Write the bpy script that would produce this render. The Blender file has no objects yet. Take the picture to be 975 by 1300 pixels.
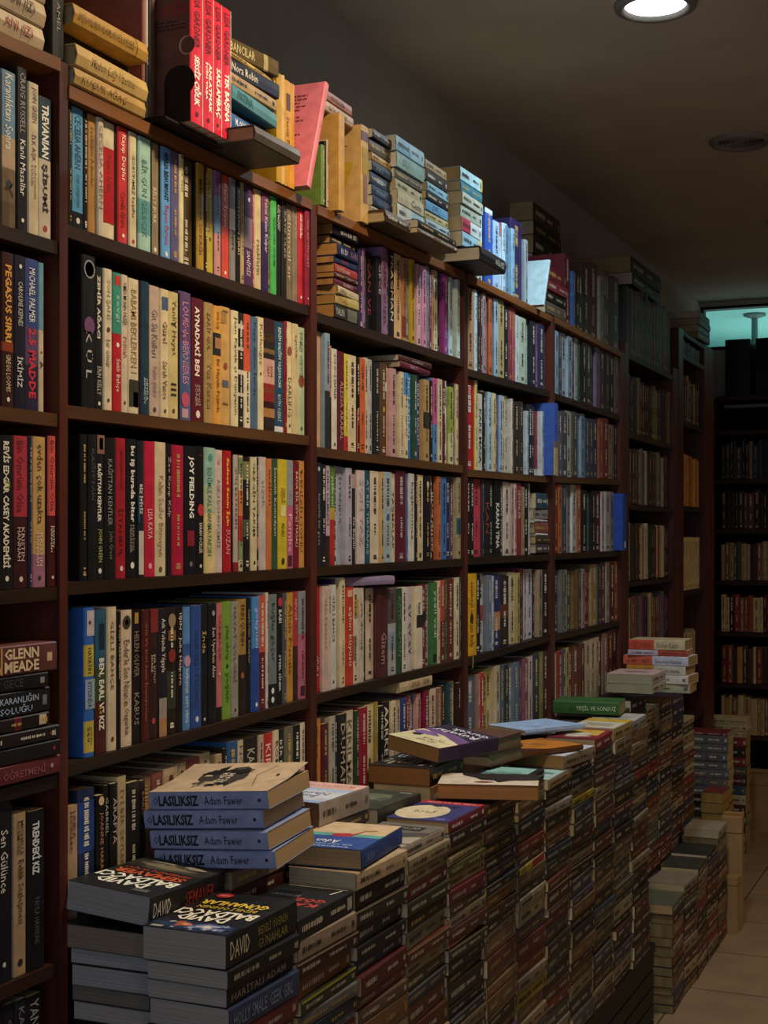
import bpy, math, random
from mathutils import Matrix, Vector

R = random.Random(11)
C = bpy.context.scene.collection
SC = bpy.context.scene

# ---------------------------------------------------------------- camera model (photo is 975 x 1300)
F, CX, HY, EYE = 1806.0, 487.5, 686.0, 1.47
TH = math.atan(779 / F)
CO, SI = math.cos(TH), math.sin(TH)
PS = 1.20            # distance of the shelf fronts from the camera, across the aisle
PF = 0.93            # front face of the stacks on the bench


def ray(x, y):
    u, v = (x - CX) / F, (HY - y) / F
    return u * CO - SI, u * SI + CO, v


def onp(x, y, p=PS):
    a, b, c = ray(x, y)
    t = -p / a
    return Vector((-p, t * b, EYE + t * c))


def Yat(x, p=PS):
    return onp(x, 0, p).y


def proj(v):
    r = v[0] * CO + v[1] * SI
    f = -v[0] * SI + v[1] * CO
    f = max(f, .05)
    return CX + F * r / f, HY - F * (v[2] - EYE) / f


# ---------------------------------------------------------------- materials
def lin(c):
    return c / 12.92 if c <= .04045 else ((c + .055) / 1.055) ** 2.4


def rgb(h, g=1.0):
    return tuple(min(.92, lin(int(h[i:i + 2], 16) / 255) * g) for i in (0, 2, 4))


MATS = {}


def nodes(name):
    m = bpy.data.materials.new(name)
    m.use_nodes = True
    nt = m.node_tree
    return m, nt, nt.nodes['Principled BSDF']


def mat(key):
    """key: 'c:hex:gain' cover, 'p:hex' page edges, 't:hex' ink."""
    if key in MATS:
        return MATS[key]
    k = key.split(':')
    g = float(k[2]) if len(k) > 2 else 1.0
    col = rgb(k[1], g)
    m, nt, b = nodes({'c': 'book_cover', 'p': 'page_edges', 't': 'print'}[k[0]] + '_' + k[1])
    N, L = nt.nodes.new, nt.links.new
    tc = N('ShaderNodeTexCoord')
    if k[0] == 't':
        b.inputs['Base Color'].default_value = (*col, 1)
        b.inputs['Roughness'].default_value = .6
    elif k[0] == 'c':
        no = N('ShaderNodeTexNoise'); no.inputs['Scale'].default_value = 38; no.inputs['Detail'].default_value = 5
        L(tc.outputs['Object'], no.inputs['Vector'])
        r = N('ShaderNodeValToRGB')
        r.color_ramp.elements[0].position = .3; r.color_ramp.elements[0].color = (*[c * .78 for c in col], 1)
        r.color_ramp.elements[1].position = .72; r.color_ramp.elements[1].color = (*[min(1, c * 1.12 + .003) for c in col], 1)
        L(no.outputs['Fac'], r.inputs['Fac']); L(r.outputs['Color'], b.inputs['Base Color'])
        b.inputs['Roughness'].default_value = .48
        b.inputs['Specular IOR Level'].default_value = .28
    else:
        mp = N('ShaderNodeMapping'); mp.inputs['Scale'].default_value = (3, 1500, 3)
        no = N('ShaderNodeTexNoise'); no.inputs['Scale'].default_value = 1; no.inputs['Detail'].default_value = 2
        L(tc.outputs['Object'], mp.inputs['Vector']); L(mp.outputs['Vector'], no.inputs['Vector'])
        r = N('ShaderNodeValToRGB')
        r.color_ramp.elements[0].position = .3; r.color_ramp.elements[0].color = (*[c * .62 for c in col], 1)
        r.color_ramp.elements[1].position = .7; r.color_ramp.elements[1].color = (*col, 1)
        L(no.outputs['Fac'], r.inputs['Fac']); L(r.outputs['Color'], b.inputs['Base Color'])
        b.inputs['Roughness'].default_value = .9
        b.inputs['Specular IOR Level'].default_value = .1
    MATS[key] = m
    return m


def noisy(name, c1, c2, scale=(1, 1, 1), rough=.6, spec=.3, bump=0., detail=4, ns=4.):
    m, nt, b = nodes(name)
    N, L = nt.nodes.new, nt.links.new
    tc = N('ShaderNodeTexCoord')
    mp = N('ShaderNodeMapping'); mp.inputs['Scale'].default_value = scale
    no = N('ShaderNodeTexNoise'); no.inputs['Scale'].default_value = ns; no.inputs['Detail'].default_value = detail
    L(tc.outputs['Object'], mp.inputs['Vector']); L(mp.outputs['Vector'], no.inputs['Vector'])
    r = N('ShaderNodeValToRGB')
    r.color_ramp.elements[0].position = .32; r.color_ramp.elements[0].color = (*rgb(c1), 1)
    r.color_ramp.elements[1].position = .7; r.color_ramp.elements[1].color = (*rgb(c2), 1)
    L(no.outputs['Fac'], r.inputs['Fac']); L(r.outputs['Color'], b.inputs['Base Color'])
    b.inputs['Roughness'].default_value = rough
    b.inputs['Specular IOR Level'].default_value = spec
    if bump:
        bp = N('ShaderNodeBump'); bp.inputs['Strength'].default_value = bump; bp.inputs['Distance'].default_value = .01
        L(no.outputs['Fac'], bp.inputs['Height']); L(bp.outputs['Normal'], b.inputs['Normal'])
    return m


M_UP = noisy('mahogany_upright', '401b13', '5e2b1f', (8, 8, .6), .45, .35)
M_BOARD = noisy('lit_shelf', '3c2414', '63401f', (8, .5, 8), .5, .3)  # brown shelf wood with lamp light painted into its colour
M_BOARD2 = noisy('shaded_shelf', '1e120a', '38220f', (8, .5, 8), .5, .3)  # the same wood, shade painted into its colour
M_TOP = noisy('lit_top_board', '6a401e', '8f5a2a', (8, .5, 8), .5, .3)  # same wood again, lightened to imitate lamp light on the top boards
M_BACK = noisy('dark_back_panel', '120b08', '1d120c', (3, 3, .5), .7, .1)
M_DARK = noisy('dark_timber', '2a1811', '3b2218', (6, .6, 6), .55, .25)
M_BLACK = noisy('black_stained_timber', '0d0b0a', '1a1613', (1, 8, 8), .55, .25)
M_CEIL = noisy('ceiling_paint', 'b9aa98', 'c6b7a4', (1, 1, 1), .85, .1, .05)
M_WALL = noisy('wall_paint', 'aca69c', 'b6b0a6', (1, 1, 1), .85, .12, .08)
M_METAL = noisy('brushed_ring', '6c6862', '8a857d', (1, 1, 1), .35, .5)
M_CARD = noisy('kraft_card', '8f7350', 'a98a62', (1, 6, 1), .85, .05)
M_TEALWALL = noisy('teal_paint', '9fd6d2', 'abdfda', (1, 1, 1), .8, .1)


def floor_mat():
    m, nt, b = nodes('floor_tiles')
    N, L = nt.nodes.new, nt.links.new
    tc = N('ShaderNodeTexCoord')
    br = N('ShaderNodeTexBrick')
    br.offset = 0.; br.squash = 1.
    br.inputs['Scale'].default_value = 1
    br.inputs['Brick Width'].default_value = .45
    br.inputs['Row Height'].default_value = .45
    br.inputs['Mortar Size'].default_value = .0035
    br.inputs['Color1'].default_value = (*rgb('9c8468'), 1)
    br.inputs['Color2'].default_value = (*rgb('937b5f'), 1)
    br.inputs['Mortar'].default_value = (*rgb('5d4830'), 1)
    mp = N('ShaderNodeMapping'); mp.inputs['Location'].default_value = (.05, .26, 0)
    L(tc.outputs['Object'], mp.inputs['Vector']); L(mp.outputs['Vector'], br.inputs['Vector'])
    no = N('ShaderNodeTexNoise'); no.inputs['Scale'].default_value = 7; no.inputs['Detail'].default_value = 8
    L(tc.outputs['Object'], no.inputs['Vector'])
    mx = N('ShaderNodeMix'); mx.data_type = 'RGBA'; mx.blend_type = 'MULTIPLY'
    mx.inputs[0].default_value = .5
    L(br.outputs['Color'], mx.inputs[6]); L(no.outputs['Fac'], mx.inputs[7])
    L(mx.outputs[2], b.inputs['Base Color'])
    b.inputs['Roughness'].default_value = .55
    b.inputs['Specular IOR Level'].default_value = .3
    return m


M_FLOOR = floor_mat()


# ---------------------------------------------------------------- mesh bucket
class MB:
    def __init__(s):
        s.v, s.f, s.m, s.slots = [], [], [], []

    def slot(s, key):
        if key not in s.slots:
            s.slots.append(key)
        return s.slots.index(key)

    def add(s, vs, fs, key):
        o = len(s.v)
        k = s.slot(key)
        s.v += [tuple(v) for v in vs]
        s.f += [tuple(i + o for i in f) for f in fs]
        s.m += [k] * len(fs)

    def box(s, a, b, key):
        x0, y0, z0 = a; x1, y1, z1 = b
        s.add([(x0, y0, z0), (x1, y0, z0), (x1, y1, z0), (x0, y1, z0), (x0, y0, z1), (x1, y0, z1), (x1, y1, z1), (x0, y1, z1)], BOXF, key)

    def hexa(s, vs, key):
        s.add(vs, BOXF, key)

    def lathe(s, prof, key, n=40, cx=0, cy=0, closed=False):
        vs = []
        for r, z in prof:
            for i in range(n):
                a = 2 * math.pi * i / n
                vs.append((cx + r * math.cos(a), cy + r * math.sin(a), z))
        fs = []
        for j in range(len(prof) - 1):
            for i in range(n):
                i2 = (i + 1) % n
                fs.append((j * n + i, j * n + i2, (j + 1) * n + i2, (j + 1) * n + i))
        s.add(vs, fs, key)

    def merge(s, o, M):
        off = len(s.v)
        s.v += [tuple(M @ Vector(v)) for v in o.v]
        s.f += [tuple(i + off for i in f) for f in o.f]
        mp = [s.slot(k) for k in o.slots]
        s.m += [mp[i] for i in o.m]

    def build(s, name, parent=None, smooth=False):
        me = bpy.data.meshes.new(name)
        me.from_pydata(s.v, [], s.f)
        for k in s.slots:
            me.materials.append(mat(k) if isinstance(k, str) else k)
        me.polygons.foreach_set('material_index', s.m)
        if smooth:
            me.polygons.foreach_set('use_smooth', [True] * len(s.f))
        me.update()
        o = bpy.data.objects.new(name, me)
        C.objects.link(o)
        if parent is not None:
            o.parent = parent
        return o


BOXF = [(0, 3, 2, 1), (4, 5, 6, 7), (0, 1, 5, 4), (1, 2, 6, 5), (2, 3, 7, 6), (3, 0, 4, 7)]


def tag(o, label=None, cat=None, group=None, kind=None):
    if label: o['label'] = label
    if cat: o['category'] = cat
    if group: o['group'] = group
    if kind: o['kind'] = kind
    return o


def empty(name, loc=(0, 0, 0)):
    o = bpy.data.objects.new(name, None)
    o.empty_display_size = .05
    C.objects.link(o)
    o.location = loc
    return o


# ---------------------------------------------------------------- lettering
TXT = {}


def text_geo(s):
    if s in TXT:
        return TXT[s]
    cu = bpy.data.curves.new('lettering', 'FONT')
    bold = s.startswith('*')
    cu.body = s.lstrip('*'); cu.size = 1; cu.resolution_u = 1; cu.offset = .032 if bold else .004
    ob = bpy.data.objects.new('lettering', cu)
    C.objects.link(ob)
    dg = bpy.context.evaluated_depsgraph_get()
    ev = ob.evaluated_get(dg)
    me = ev.to_mesh()
    v = [(p.co.x, p.co.y) for p in me.vertices]
    f = [tuple(p.vertices) for p in me.polygons]
    ev.to_mesh_clear()
    bpy.data.objects.remove(ob); bpy.data.curves.remove(cu)
    if not v:
        v = [(0, 0), (1, 0), (1, 1)]; f = [(0, 1, 2)]
    x0 = min(p[0] for p in v); x1 = max(p[0] for p in v); y0 = min(p[1] for p in v); y1 = max(p[1] for p in v)
    v = [(p[0] - x0, p[1] - y0) for p in v]
    TXT[s] = (v, f, max(x1 - x0, .01), max(y1 - y0, .01))
    return TXT[s]


def fit_text(s, L, W, maxr=1.5):
    """lettering scaled into a box L long and W high -> 2D points centred on the height."""
    out_v, out_f = [], []
    lines = s.split('/')
    n = len(lines)
    wl = W / n
    for i, ln in enumerate(lines):
        v, f, w, h = text_geo(ln)
        sx, sy = L / w, wl * (.86 if n > 1 else 1) / h
        if sx > sy * maxr: sx = sy * maxr
        if sy > sx * 1.9: sy = sx * 1.9
        o = len(out_v)
        yc = W / 2 - wl * (i + .5)
        out_v += [(p[0] * sx, yc + (p[1] - h / 2) * sy) for p in v]
        out_f += [tuple(k + o for k in q) for q in f]
    return out_v, out_f


# ---------------------------------------------------------------- a book, standing: spine at x=0 facing +x, thickness along +y, height along +z
BUL = .0007
PAGES = ['c3ad84', 'b79d70', 'c9bb9c', 'bfae8c', 'd0c4aa']


def book_geo(t, h, w, col, gain=1.0, toks=(), page=None, hard=False, lift=0., back=None, seed=0, scrib=True):
    rr = random.Random(seed)
    cov, pg = MB(), MB()
    ck = 'c:%s:%.2f' % (col, gain)
    c = min(.0022 if hard else .0007, t * .12)
    e = min(.0018, t * .22)
    bl = BUL if not hard else min(.004, t * .12)
    out = [(-w, 0), (-w * .5, 0), (-e, 0), (0, e), (bl, t / 2), (0, t - e), (-e, t), (-w * .5, t + lift * .2), (-w, t + lift)]
    inn = [(-w, c), (-w * .5, c), (-e - c, c), (-c, e + c * .4), (bl - c, t / 2), (-c, t - e - c * .4), (-e - c, t - c), (-w * .5, t - c + lift * .2), (-w, t - c + lift)]
    n = len(out)
    vs = [(x, y, 0) for x, y in out] + [(x, y, 0) for x, y in inn] + [(x, y, h) for x, y in out] + [(x, y, h) for x, y in inn]
    fo, fb, rest = [], [], []
    for i in range(n - 1):
        q = (i, i + 1, 2 * n + i + 1, 2 * n + i)
        (fb if (back and i < 2) else fo).append(q)
        rest.append((n + i + 1, n + i, 3 * n + i, 3 * n + i + 1))
        rest.append((i + 1, i, n + i, n + i + 1))
        rest.append((2 * n + i, 2 * n + i + 1, 3 * n + i + 1, 3 * n + i))
    rest.append((0, 2 * n, 3 * n, n)); rest.append((n - 1, 2 * n - 1, 4 * n - 1, 3 * n - 1))
    cov.add(vs, fo + rest, ck)
    if fb:
        cov.add(vs, fb, 'c:%s:%.2f' % (back, gain))
    pk = 'p:' + (page or rr.choice(PAGES))
    ins = .0035 if hard else .0006
    pg.box((-w + ins + .0006, c + .0001, ins), (-c - .0012, t - c - .0001, h - ins), pk)
    has_text = False
    for tk in toks:
        if tk[0] == 'B':
            f0, f1, hx = tk[1:4]
            z0, z1 = h * (1 - f1), h * (1 - f0)
            k = 'c:%s:%.2f' % (hx, gain)
            d = .00018
            y0, y1 = (0, t) if len(tk) < 5 else (tk[4] * t, tk[5] * t)
            if len(tk) < 5:
                P = [(-e * .3, e * .7 * .0), (0 + d, e), (bl + d, t / 2), (d, t - e), (-e * .3, t)]
                P[0] = (d - e * .98, -d); P[4] = (d - e * .98, t + d)
            else:
                P = [(bl + d, y0), (bl + d, y1)]
            v = [(x, y, z0) for x, y in P] + [(x, y, z1) for x, y in P]
            m = len(P)
            cov.add(v, [(i, i + 1, m + i + 1, m + i) for i in range(m - 1)], k)
        elif tk[0] == 'T':
            s, f0, f1, hx = tk[1:5]
            fr = tk[5] if len(tk) > 5 else .52
            has_text = True
            v, f = fit_text(s, (f1 - f0) * h, fr * t)
            cov.add([(bl + .0004, t / 2 + y, h * (1 - f0) - x) for x, y in v], f, 't:%s:%.2f' % (hx, gain))
        elif tk[0] == 'O':      # small round or oval device on the spine
            f0, hx, r = tk[1:4]
            if r < .34: r *= .62
            zz = h * (1 - f0)
            v = [(bl + .0004, t / 2 + math.cos(a) * r * t, zz + math.sin(a) * r * t) for a in [i * math.pi / 6 for i in range(12)]]
            cov.add(v, [tuple(range(12))], 't:%s:%.2f' % (hx, gain))
    if scrib and not has_text and t > .006:
        lum = sum(rgb(col))
        ink = rr.choice(['d8cfbe', 'c9bda6', 'e3dccb', 'c8a45c']) if lum < .55 else rr.choice(['2b2420', '3a2c22', '5a2a20', '26303c'])
        for (f0, f1, hh) in ((.07, rr.uniform(.3, .46), .3), (rr.uniform(.5, .58), rr.uniform(.68, .86), .22), (.91, .955, .4)):
            z = h * (1 - f0)
            while z > h * (1 - f1):
                l = rr.uniform(.0012, .0035)
                a = hh * rr.uniform(.7, 1.1) * t / 2
                cov.add([(bl + .0003, t / 2 - a, z - l), (bl + .0003, t / 2 + a, z - l), (bl + .0003, t / 2 + a * rr.uniform(.6, 1), z), (bl + .0003, t / 2 - a, z)], [(0, 1, 2, 3)], 't:%s:%.2f' % (ink, gain * .8))
                z -= l + rr.choice([.0008, .0008, .003])
    return cov, pg


def add_art(cov, side, items, t, h, w, gain=1.0, lift=0.):
    """flat print on the front (F, y=t) or back (B, y=0) cover; u from left to right, v from bottom to top as one reads it."""
    for n, it in enumerate(items):
        d = .00016 + n * .00007

        def P(u, v):
            if side == 'F':
                x = -u * w
                l = lift * (.2 * u / .5 if u < .5 else .2 + .8 * (u - .5) / .5)
                return (x - .0004, t + d + l, v * h)
            return (-(1 - u) * w, -d, v * h)
        k = it[0]
        if k == 'r':
            u0, v0, u1, v1, hx = it[1:6]
            us = [u0, (u0 + u1) / 2, u1] if not lift else ([u0] + [q for q in (.5,) if u0 < q < u1] + [u1])
            vs = [P(u, v0) for u in us] + [P(u, v1) for u in us]
            m = len(us)
            cov.add(vs, [(i, i + 1, m + i + 1, m + i) for i in range(m - 1)], 'c:%s:%.2f' % (hx, gain))
        elif k == 'p':
            cov.add([P(u, v) for u, v in it[1]], [tuple(range(len(it[1])))], 'c:%s:%.2f' % (it[2], gain))
        elif k == 'e':
            u, v, ru, rv, hx = it[1:6]
            rr = random.Random(n + int(u * 100))
            j = it[6] if len(it) > 6 else 0
            q = [(u + ru * math.cos(a * math.pi / 10) * (1 + rr.uniform(-j, j)), v + rv * math.sin(a * math.pi / 10) * (1 + rr.uniform(-j, j))) for a in range(20)]
            cov.add([P(*c) for c in q], [tuple(range(20))], 'c:%s:%.2f' % (hx, gain))
        elif k == 't':
            s, u0, v0, u1, v1, hx = it[1:7]
            vv, f = fit_text(s, (u1 - u0) * w, (v1 - v0) * h, 2.2)
            cov.add([P(u0 + x / w, (v0 + v1) / 2 + y / h) for x, y in vv], f, 't:%s:%.2f' % (hx, gain))
        elif k == 'l':          # rows of small print
            u0, v0, u1, v1, nl, hx = it[1:7]
            rr = random.Random(n)
            for i in range(nl):
                vy = v1 - (v1 - v0) * (i + .5) / nl
                u = u0
                ue = u1 - (rr.uniform(0, .25) * (u1 - u0) if rr.random() < .4 else 0)
                if rr.random() < .12: continue
                while u < ue:
                    l = rr.uniform(.02, .07)
                    hh = (v1 - v0) / nl * .25
                    cov.add([P(u, vy - hh), P(min(u + l, ue), vy - hh), P(min(u + l, ue), vy + hh), P(u, vy + hh)], [(0, 1, 2, 3)], 't:%s:%.2f' % (hx, gain))
                    u += l + .015


# ---------------------------------------------------------------- the register of books
BK = []
PAGE_BLUE = 'b5b0a6'


def hue_name(h):
    r, g, b = [int(h[i:i + 2], 16) / 255 for i in (0, 2, 4)]
    mx, mn = max(r, g, b), min(r, g, b)
    s = 0 if mx == 0 else (mx - mn) / mx
    if mx < .17: return 'black'
    d = mx - mn
    hu = 0 if d == 0 else (60 * (((g - b) / d) % 6) if mx == r else 60 * ((b - r) / d + 2) if mx == g else 60 * ((r - g) / d + 4))
    if s < .14: return 'charcoal' if mx < .32 else 'grey' if mx < .68 else 'white'
    if hu < 14 or hu >= 345:
        if mx < .3: return 'dark maroon'
        if mx < .5: return 'maroon' if s > .4 else 'dusky brown'
        return 'red' if s > .55 else 'dusty pink'
    if hu < 42:
        if mx < .3: return 'dark brown'
        if s > .6 and mx > .6: return 'orange'
        if mx < .5: return 'brown'
        return 'tan' if s > .32 or mx < .66 else 'cream'
    if hu < 65:
        if s > .55 and mx > .55: return 'yellow'
        if mx < .42: return 'olive'
        return 'mustard' if s > .5 else 'pale cream' if mx > .68 else 'khaki'
    if hu < 160: return 'green' if s > .4 and mx > .4 else 'dark green' if mx < .42 else 'pale green'
    if hu < 195: return 'teal' if mx < .62 else 'aqua'
    if hu < 255:
        if mx < .36: return 'navy'
        return 'blue' if s > .42 else 'slate blue' if mx < .6 else 'pale blue'
    if hu < 300: return 'purple' if mx < .62 else 'lilac'
    return ('plum' if mx < .45 else 'crimson' if s > .65 else 'mauve')


def put(t, h, w, col, M, place, look=None, gain=1.0, toks=(), page=None, hard=False, lift=0., back=None, art=(), group='shelved paperbacks', vis=1.0, ribbon=None, scrib=True, pose='standing', name=None):
    seed = len(BK) * 7 + 3
    cov, pg = book_geo(t, h, w, col, gain, toks, page, hard, lift, back, seed, scrib)
    for side, items in art:
        add_art(cov, side, items, t, h, w, gain, lift)
    # rough area of the spine plus, for a lying book, its cover, clipped to the frame
    quads = [[(0, 0, 0), (0, t, 0), (0, t, h), (0, 0, h)]]
    if pose == 'lying':
        quads.append([(0, t, 0), (-w, t, 0), (-w, t, h), (0, t, h)] if art else [(0, 0, h), (0, t, h), (-w * .5, t, h), (-w * .5, 0, h)])
    a = 0
    for q in quads:
        P = [proj(M @ Vector(v)) for v in q]
        ar = abs(sum(P[i][0] * P[(i + 1) % 4][1] - P[(i + 1) % 4][0] * P[i][1] for i in range(4))) / 2
        x0 = min(p[0] for p in P); x1 = max(p[0] for p in P); y0 = min(p[1] for p in P); y1 = max(p[1] for p in P)
        fx = max(0, min(x1, 975) - max(x0, 0)) / max(x1 - x0, .1)
        fy = max(0, min(y1, 1300) - max(y0, 0)) / max(y1 - y0, .1)
        a += ar * fx * fy
    BK.append(dict(cov=cov, pg=pg, M=M, place=place, look=look, col=col, t=t, toks=toks, group=group, area=a * vis, ribbon=ribbon, hard=hard, name=name, h=h))
    return BK[-1]


def T(x, y, z): return Matrix.Translation((x, y, z))
def RX(d): return Matrix.Rotation(math.radians(d), 4, 'X')
def RY(d): return Matrix.Rotation(math.radians(d), 4, 'Y')
def RZ(d): return Matrix.Rotation(math.radians(d), 4, 'Z')


def lie_M(p, yc, z, h, w, yaw=0., ty=0., tx=0.):
    """a book lying face up, centre at X=-p; unturned its spine faces the aisle and its head points towards the door (-Y)."""
    return T(-p, yc, z) @ RZ(yaw) @ RY(ty) @ RX(tx) @ T(w / 2, h / 2, 0) @ RX(90)


ORD = 'first second third fourth fifth sixth seventh eighth ninth tenth eleventh twelfth thirteenth fourteenth fifteenth sixteenth seventeenth eighteenth nineteenth twentieth twenty-first twenty-second twenty-third twenty-fourth twenty-fifth twenty-sixth'.split()


def parse(s):
    out = []
    for e in s.strip().split(';'):
        e = e.strip()
        if not e: continue
        tk = [q.strip() for q in e.split('|')]
        a = tk[0].split(',')
        d = dict(x=float(a[0]), col=a[1], top=float(a[2]) if len(a) > 2 and a[2] != '-' else None, rec=float(a[3]) / 100 if len(a) > 3 else 0., toks=[], look=None, ribbon=None)
        for q in tk[1:]:
            k, r = q[0], q[2:]
            if k == 'B':
                b = r.split(',')
                d['toks'].append(('B', float(b[0]), float(b[1]), b[2]) + tuple(float(i) for i in b[3:5]))
            elif k == 'T':
                b = r.rsplit(',', 3 if len(r.rsplit(',', 1)[1]) == 6 else 4)
                d['toks'].append(('T', b[0], float(b[1]), float(b[2]), b[3]) + tuple(float(i) for i in b[4:]))
            elif k == 'O':
                b = r.split(',')
                d['toks'].append(('O', float(b[0]), b[1], float(b[2])))
            elif k == 'L':
                d['look'] = r
            elif k == 'R':
                d['ribbon'] = r
        out.append(d)
    return out


BOARDZ = {}
UPX = [(-260, -250), (71.5, 82), (391.5, 399), (586.5, 591.3), (697.3, 702.2), (786, 791.5)]
BAYY = {b: (Yat(UPX[i][1]), Yat(UPX[i + 1][0])) for i, b in enumerate('ABCDE')}


def row(bay, shelf, bayname, shelfname, x0, base, spec, gain=1.0, vis=1.0, zbase=None, group=None, toplimit=None, only=None):
    """one row of standing books; base=(xl,yl,xr,yr) is the line of the shelf top on the shelf front."""
    es = parse(spec)
    if base:
        a, b = onp(base[0], base[1]), onp(base[2], base[3])

        def zb(y): return a.z + (b.z - a.z) * (y - a.y) / (b.y - a.y)
    else:
        def zb(y): return zbase
    xs = x0
    # fill missing tops by interpolation
    kn = [(i, e['top']) for i, e in enumerate(es) if e['top'] is not None]
    for i, e in enumerate(es):
        if e['top'] is None:
            lo = [k for k in kn if k[0] < i]; hi = [k for k in kn if k[0] > i]
            if lo and hi:
                f = (i - lo[-1][0]) / (hi[0][0] - lo[-1][0])
                e['top'] = lo[-1][1] + f * (hi[0][1] - lo[-1][1])
            else:
                e['top'] = (lo[-1] if lo else hi[0])[1]
            e['top'] += R.uniform(-1.5, 2.5)
    n = len(es)
    for i, e in enumerate(es):
        p = PS + e['rec'] + .0015 + (R.uniform(0, .004) if bay in 'AB' else R.choice([0, .001, .003, .006, .012]))
        ya, yb = Yat(xs, PS + .003), Yat(e['x'], PS + .003)
        lo, hi = BAYY[bay]
        ya, yb = max(ya, lo + .001 + (i == 0) * .0), min(yb, hi - .001)
        t = max(.002, yb - ya - .0006)
        ym = (ya + yb) / 2
        z0 = max(zb(ya), zb(yb))
        zt = onp((xs + e['x']) / 2, e['top'], p).z
        h = max(.12, min(.27, zt - z0 - .001))
        if (bay, shelf - 1) in BASES:
            q = BASES[bay, shelf - 1]
            qa, qb = onp(q[0], q[1]), onp(q[2], q[3])
            h = min(h, min(qa.z + (qb.z - qa.z) * (y - qa.y) / (qb.y - qa.y) for y in (ya, yb)) - .022 - z0)
        w = min(.155, h * R.uniform(.62, .66))
        k = i if i < n / 2 else n - 1 - i
        place = '%s from %s, %s, %s' % (ORD[min(k, 25)], 'left' if i < n / 2 else 'right', shelfname, bayname)
        put(t, h, w, e['col'], T(-p, ya + .0003, z0 + .0006), place, e['look'], gain, e['toks'], group=group or 'paperbacks upright on the %s of the %s' % (shelfname, bayname), vis=vis, ribbon=e['ribbon'])
        xs = e['x']

# ---------------------------------------------------------------- the rows of upright books, read off spine by spine
NB, SB, TB, FB, CB = 'nearest whole bay', 'second whole bay', 'third whole bay', 'fourth whole bay', 'cut-off end bay'
S1, S2, S3, S4, S5 = 'first shelf', 'second shelf', 'third shelf', 'fourth shelf', 'fifth shelf'

BASES = {
    ('A', 0): (0, 44, 75, 77), ('A', 1): (22, 292, 65, 305), ('A', 2): (0, 516, 60, 524), ('A', 3): (0, 750, 79, 744),
    ('A', 4): (0, 1001, 79, 981), ('A', 5): (0, 1252, 60, 1226),
    ('B', 0): (85, 110, 375, 247), ('B', 1): (92, 288, 388, 388), ('B', 2): (105, 517, 388, 553), ('B', 3): (105, 738, 388, 721),
    ('B', 4): (110, 963, 388, 887),
    ('C', 0): (405, 263, 588, 346), ('C', 1): (405, 398, 588, 457), ('C', 2): (413, 569, 586, 591), ('C', 3): (401, 719.5, 586, 709.5), ('C', 4): (399, 882, 588, 835.5),
    ('D', 0): (600, 352, 695, 400), ('D', 1): (592, 468, 697, 496), ('D', 2): (595, 596, 697, 605), ('D', 3): (590, 708, 697, 703.5), ('D', 4): (590, 836, 697, 806),
    ('E', 0): (703, 403, 785, 446), ('E', 1): (703, 499, 785, 527), ('E', 2): (703, 605, 785, 609), ('E', 3): (703, 703, 785, 699.5), ('E', 4): (702, 806, 785, 788),
}
ZB5 = .93

A = {}
A[1] = '''3,14110e,88; 22,6d8fa6,91|B 0.42,1,b39a7c|B 0.62,1,9a7f62|B 0.84,1,5d4430|T Karanlıktan Sonra,0.02,0.5,e6e0d2|O 0.72,1a1512,0.3|T Y,0.7,0.83,1a1512|L blue-topped paperback fading to tan with small dark figure;
35,17161a,86|T CRAIG RUSSELL,0.03,0.4,9b968c|T Kanlı Masallar,0.44,0.78,e8e2d6|O 0.93,e0d8c8,0.22; 49,cdbd9c,105|T JOHN GREEN,0.03,0.26,5c5344|T İLK AŞK,0.34,0.52,4a4338|T kahramanı/sensin,0.54,0.85,6a6050; 66,c6b9a6,124|B 0,0.44,29404e|T *TREVANIAN,0.05,0.43,e5e0d4|T *ŞİBUMİ,0.47,0.84,171514|O 0.93,a03a30,0.25|L dark teal and cream paperback with two-word bold lettering'''
A[2] = '''17,3a1812,320|T *PEGASUS SIRRI,0.08,0.58,d99b3c|T GREGG LOOMIS,0.66,0.9,d8c09a|O 0.95,e0d8c8,0.2|B 0.58,0.64,8c3a1c; 32,1a1a2c,324|O 0.07,d8d4c8,0.2|T CAROLINE KEPNES,0.17,0.46,c8c2b8|T İKİMİZ,0.66,0.86,e4dfd4; 50,3a4a86,329|B 0.45,0.7,5b4468|B 0.7,1,2a2440|T MICHAEL PALMER,0.06,0.42,e8e4dc|T *2.5 MADDE,0.46,0.92,c9283c; 58,c9b8a0,334|B 0,0.45,6f9db0|T A,0.66,0.82,16120f|O 0.6,8c3424,0.2'''
A[3] = '''-2,121416,552; 17,151517,552|T *REVİS EDGAR CASEY AKADEMİSİ,0.04,0.86,dcd6c4|B 0.3,0.34,8d8a3a,0.3,0.7|O 0.93,d8d2c4,0.2; 36,3a1518,553|B 0,0.53,a83440|T Bin Ömrüm Olsa,0.03,0.5,5c1a22|T KRISTIN/HANNAH,0.6,0.82,c9b3a4|O 0.94,cfc4b4,0.2|L maroon paperback with a rosy red upper half; 40,26284a,554; 57,bf9a60,554|B 0.78,1,9c6a80|T evden çok uzakta,0.05,0.58,4a3620|T KRISTIN/HANNAH,0.64,0.86,d8bfa8|O 0.94,3a2a24,0.2|L straw-gold paperback shading to mauve at its foot; 58.5,28141a,554; 71.4,4a1a1c,553,-0.4|B 0,0.53,cf5a50|T Bin Ömrüm Olsa,0.03,0.5,7a2420|T KRISTIN/HANNAH,0.6,0.82,e6d8c4|O 0.94,d9cfc0,0.22|L dark maroon paperback with a salmon upper half'''
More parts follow.
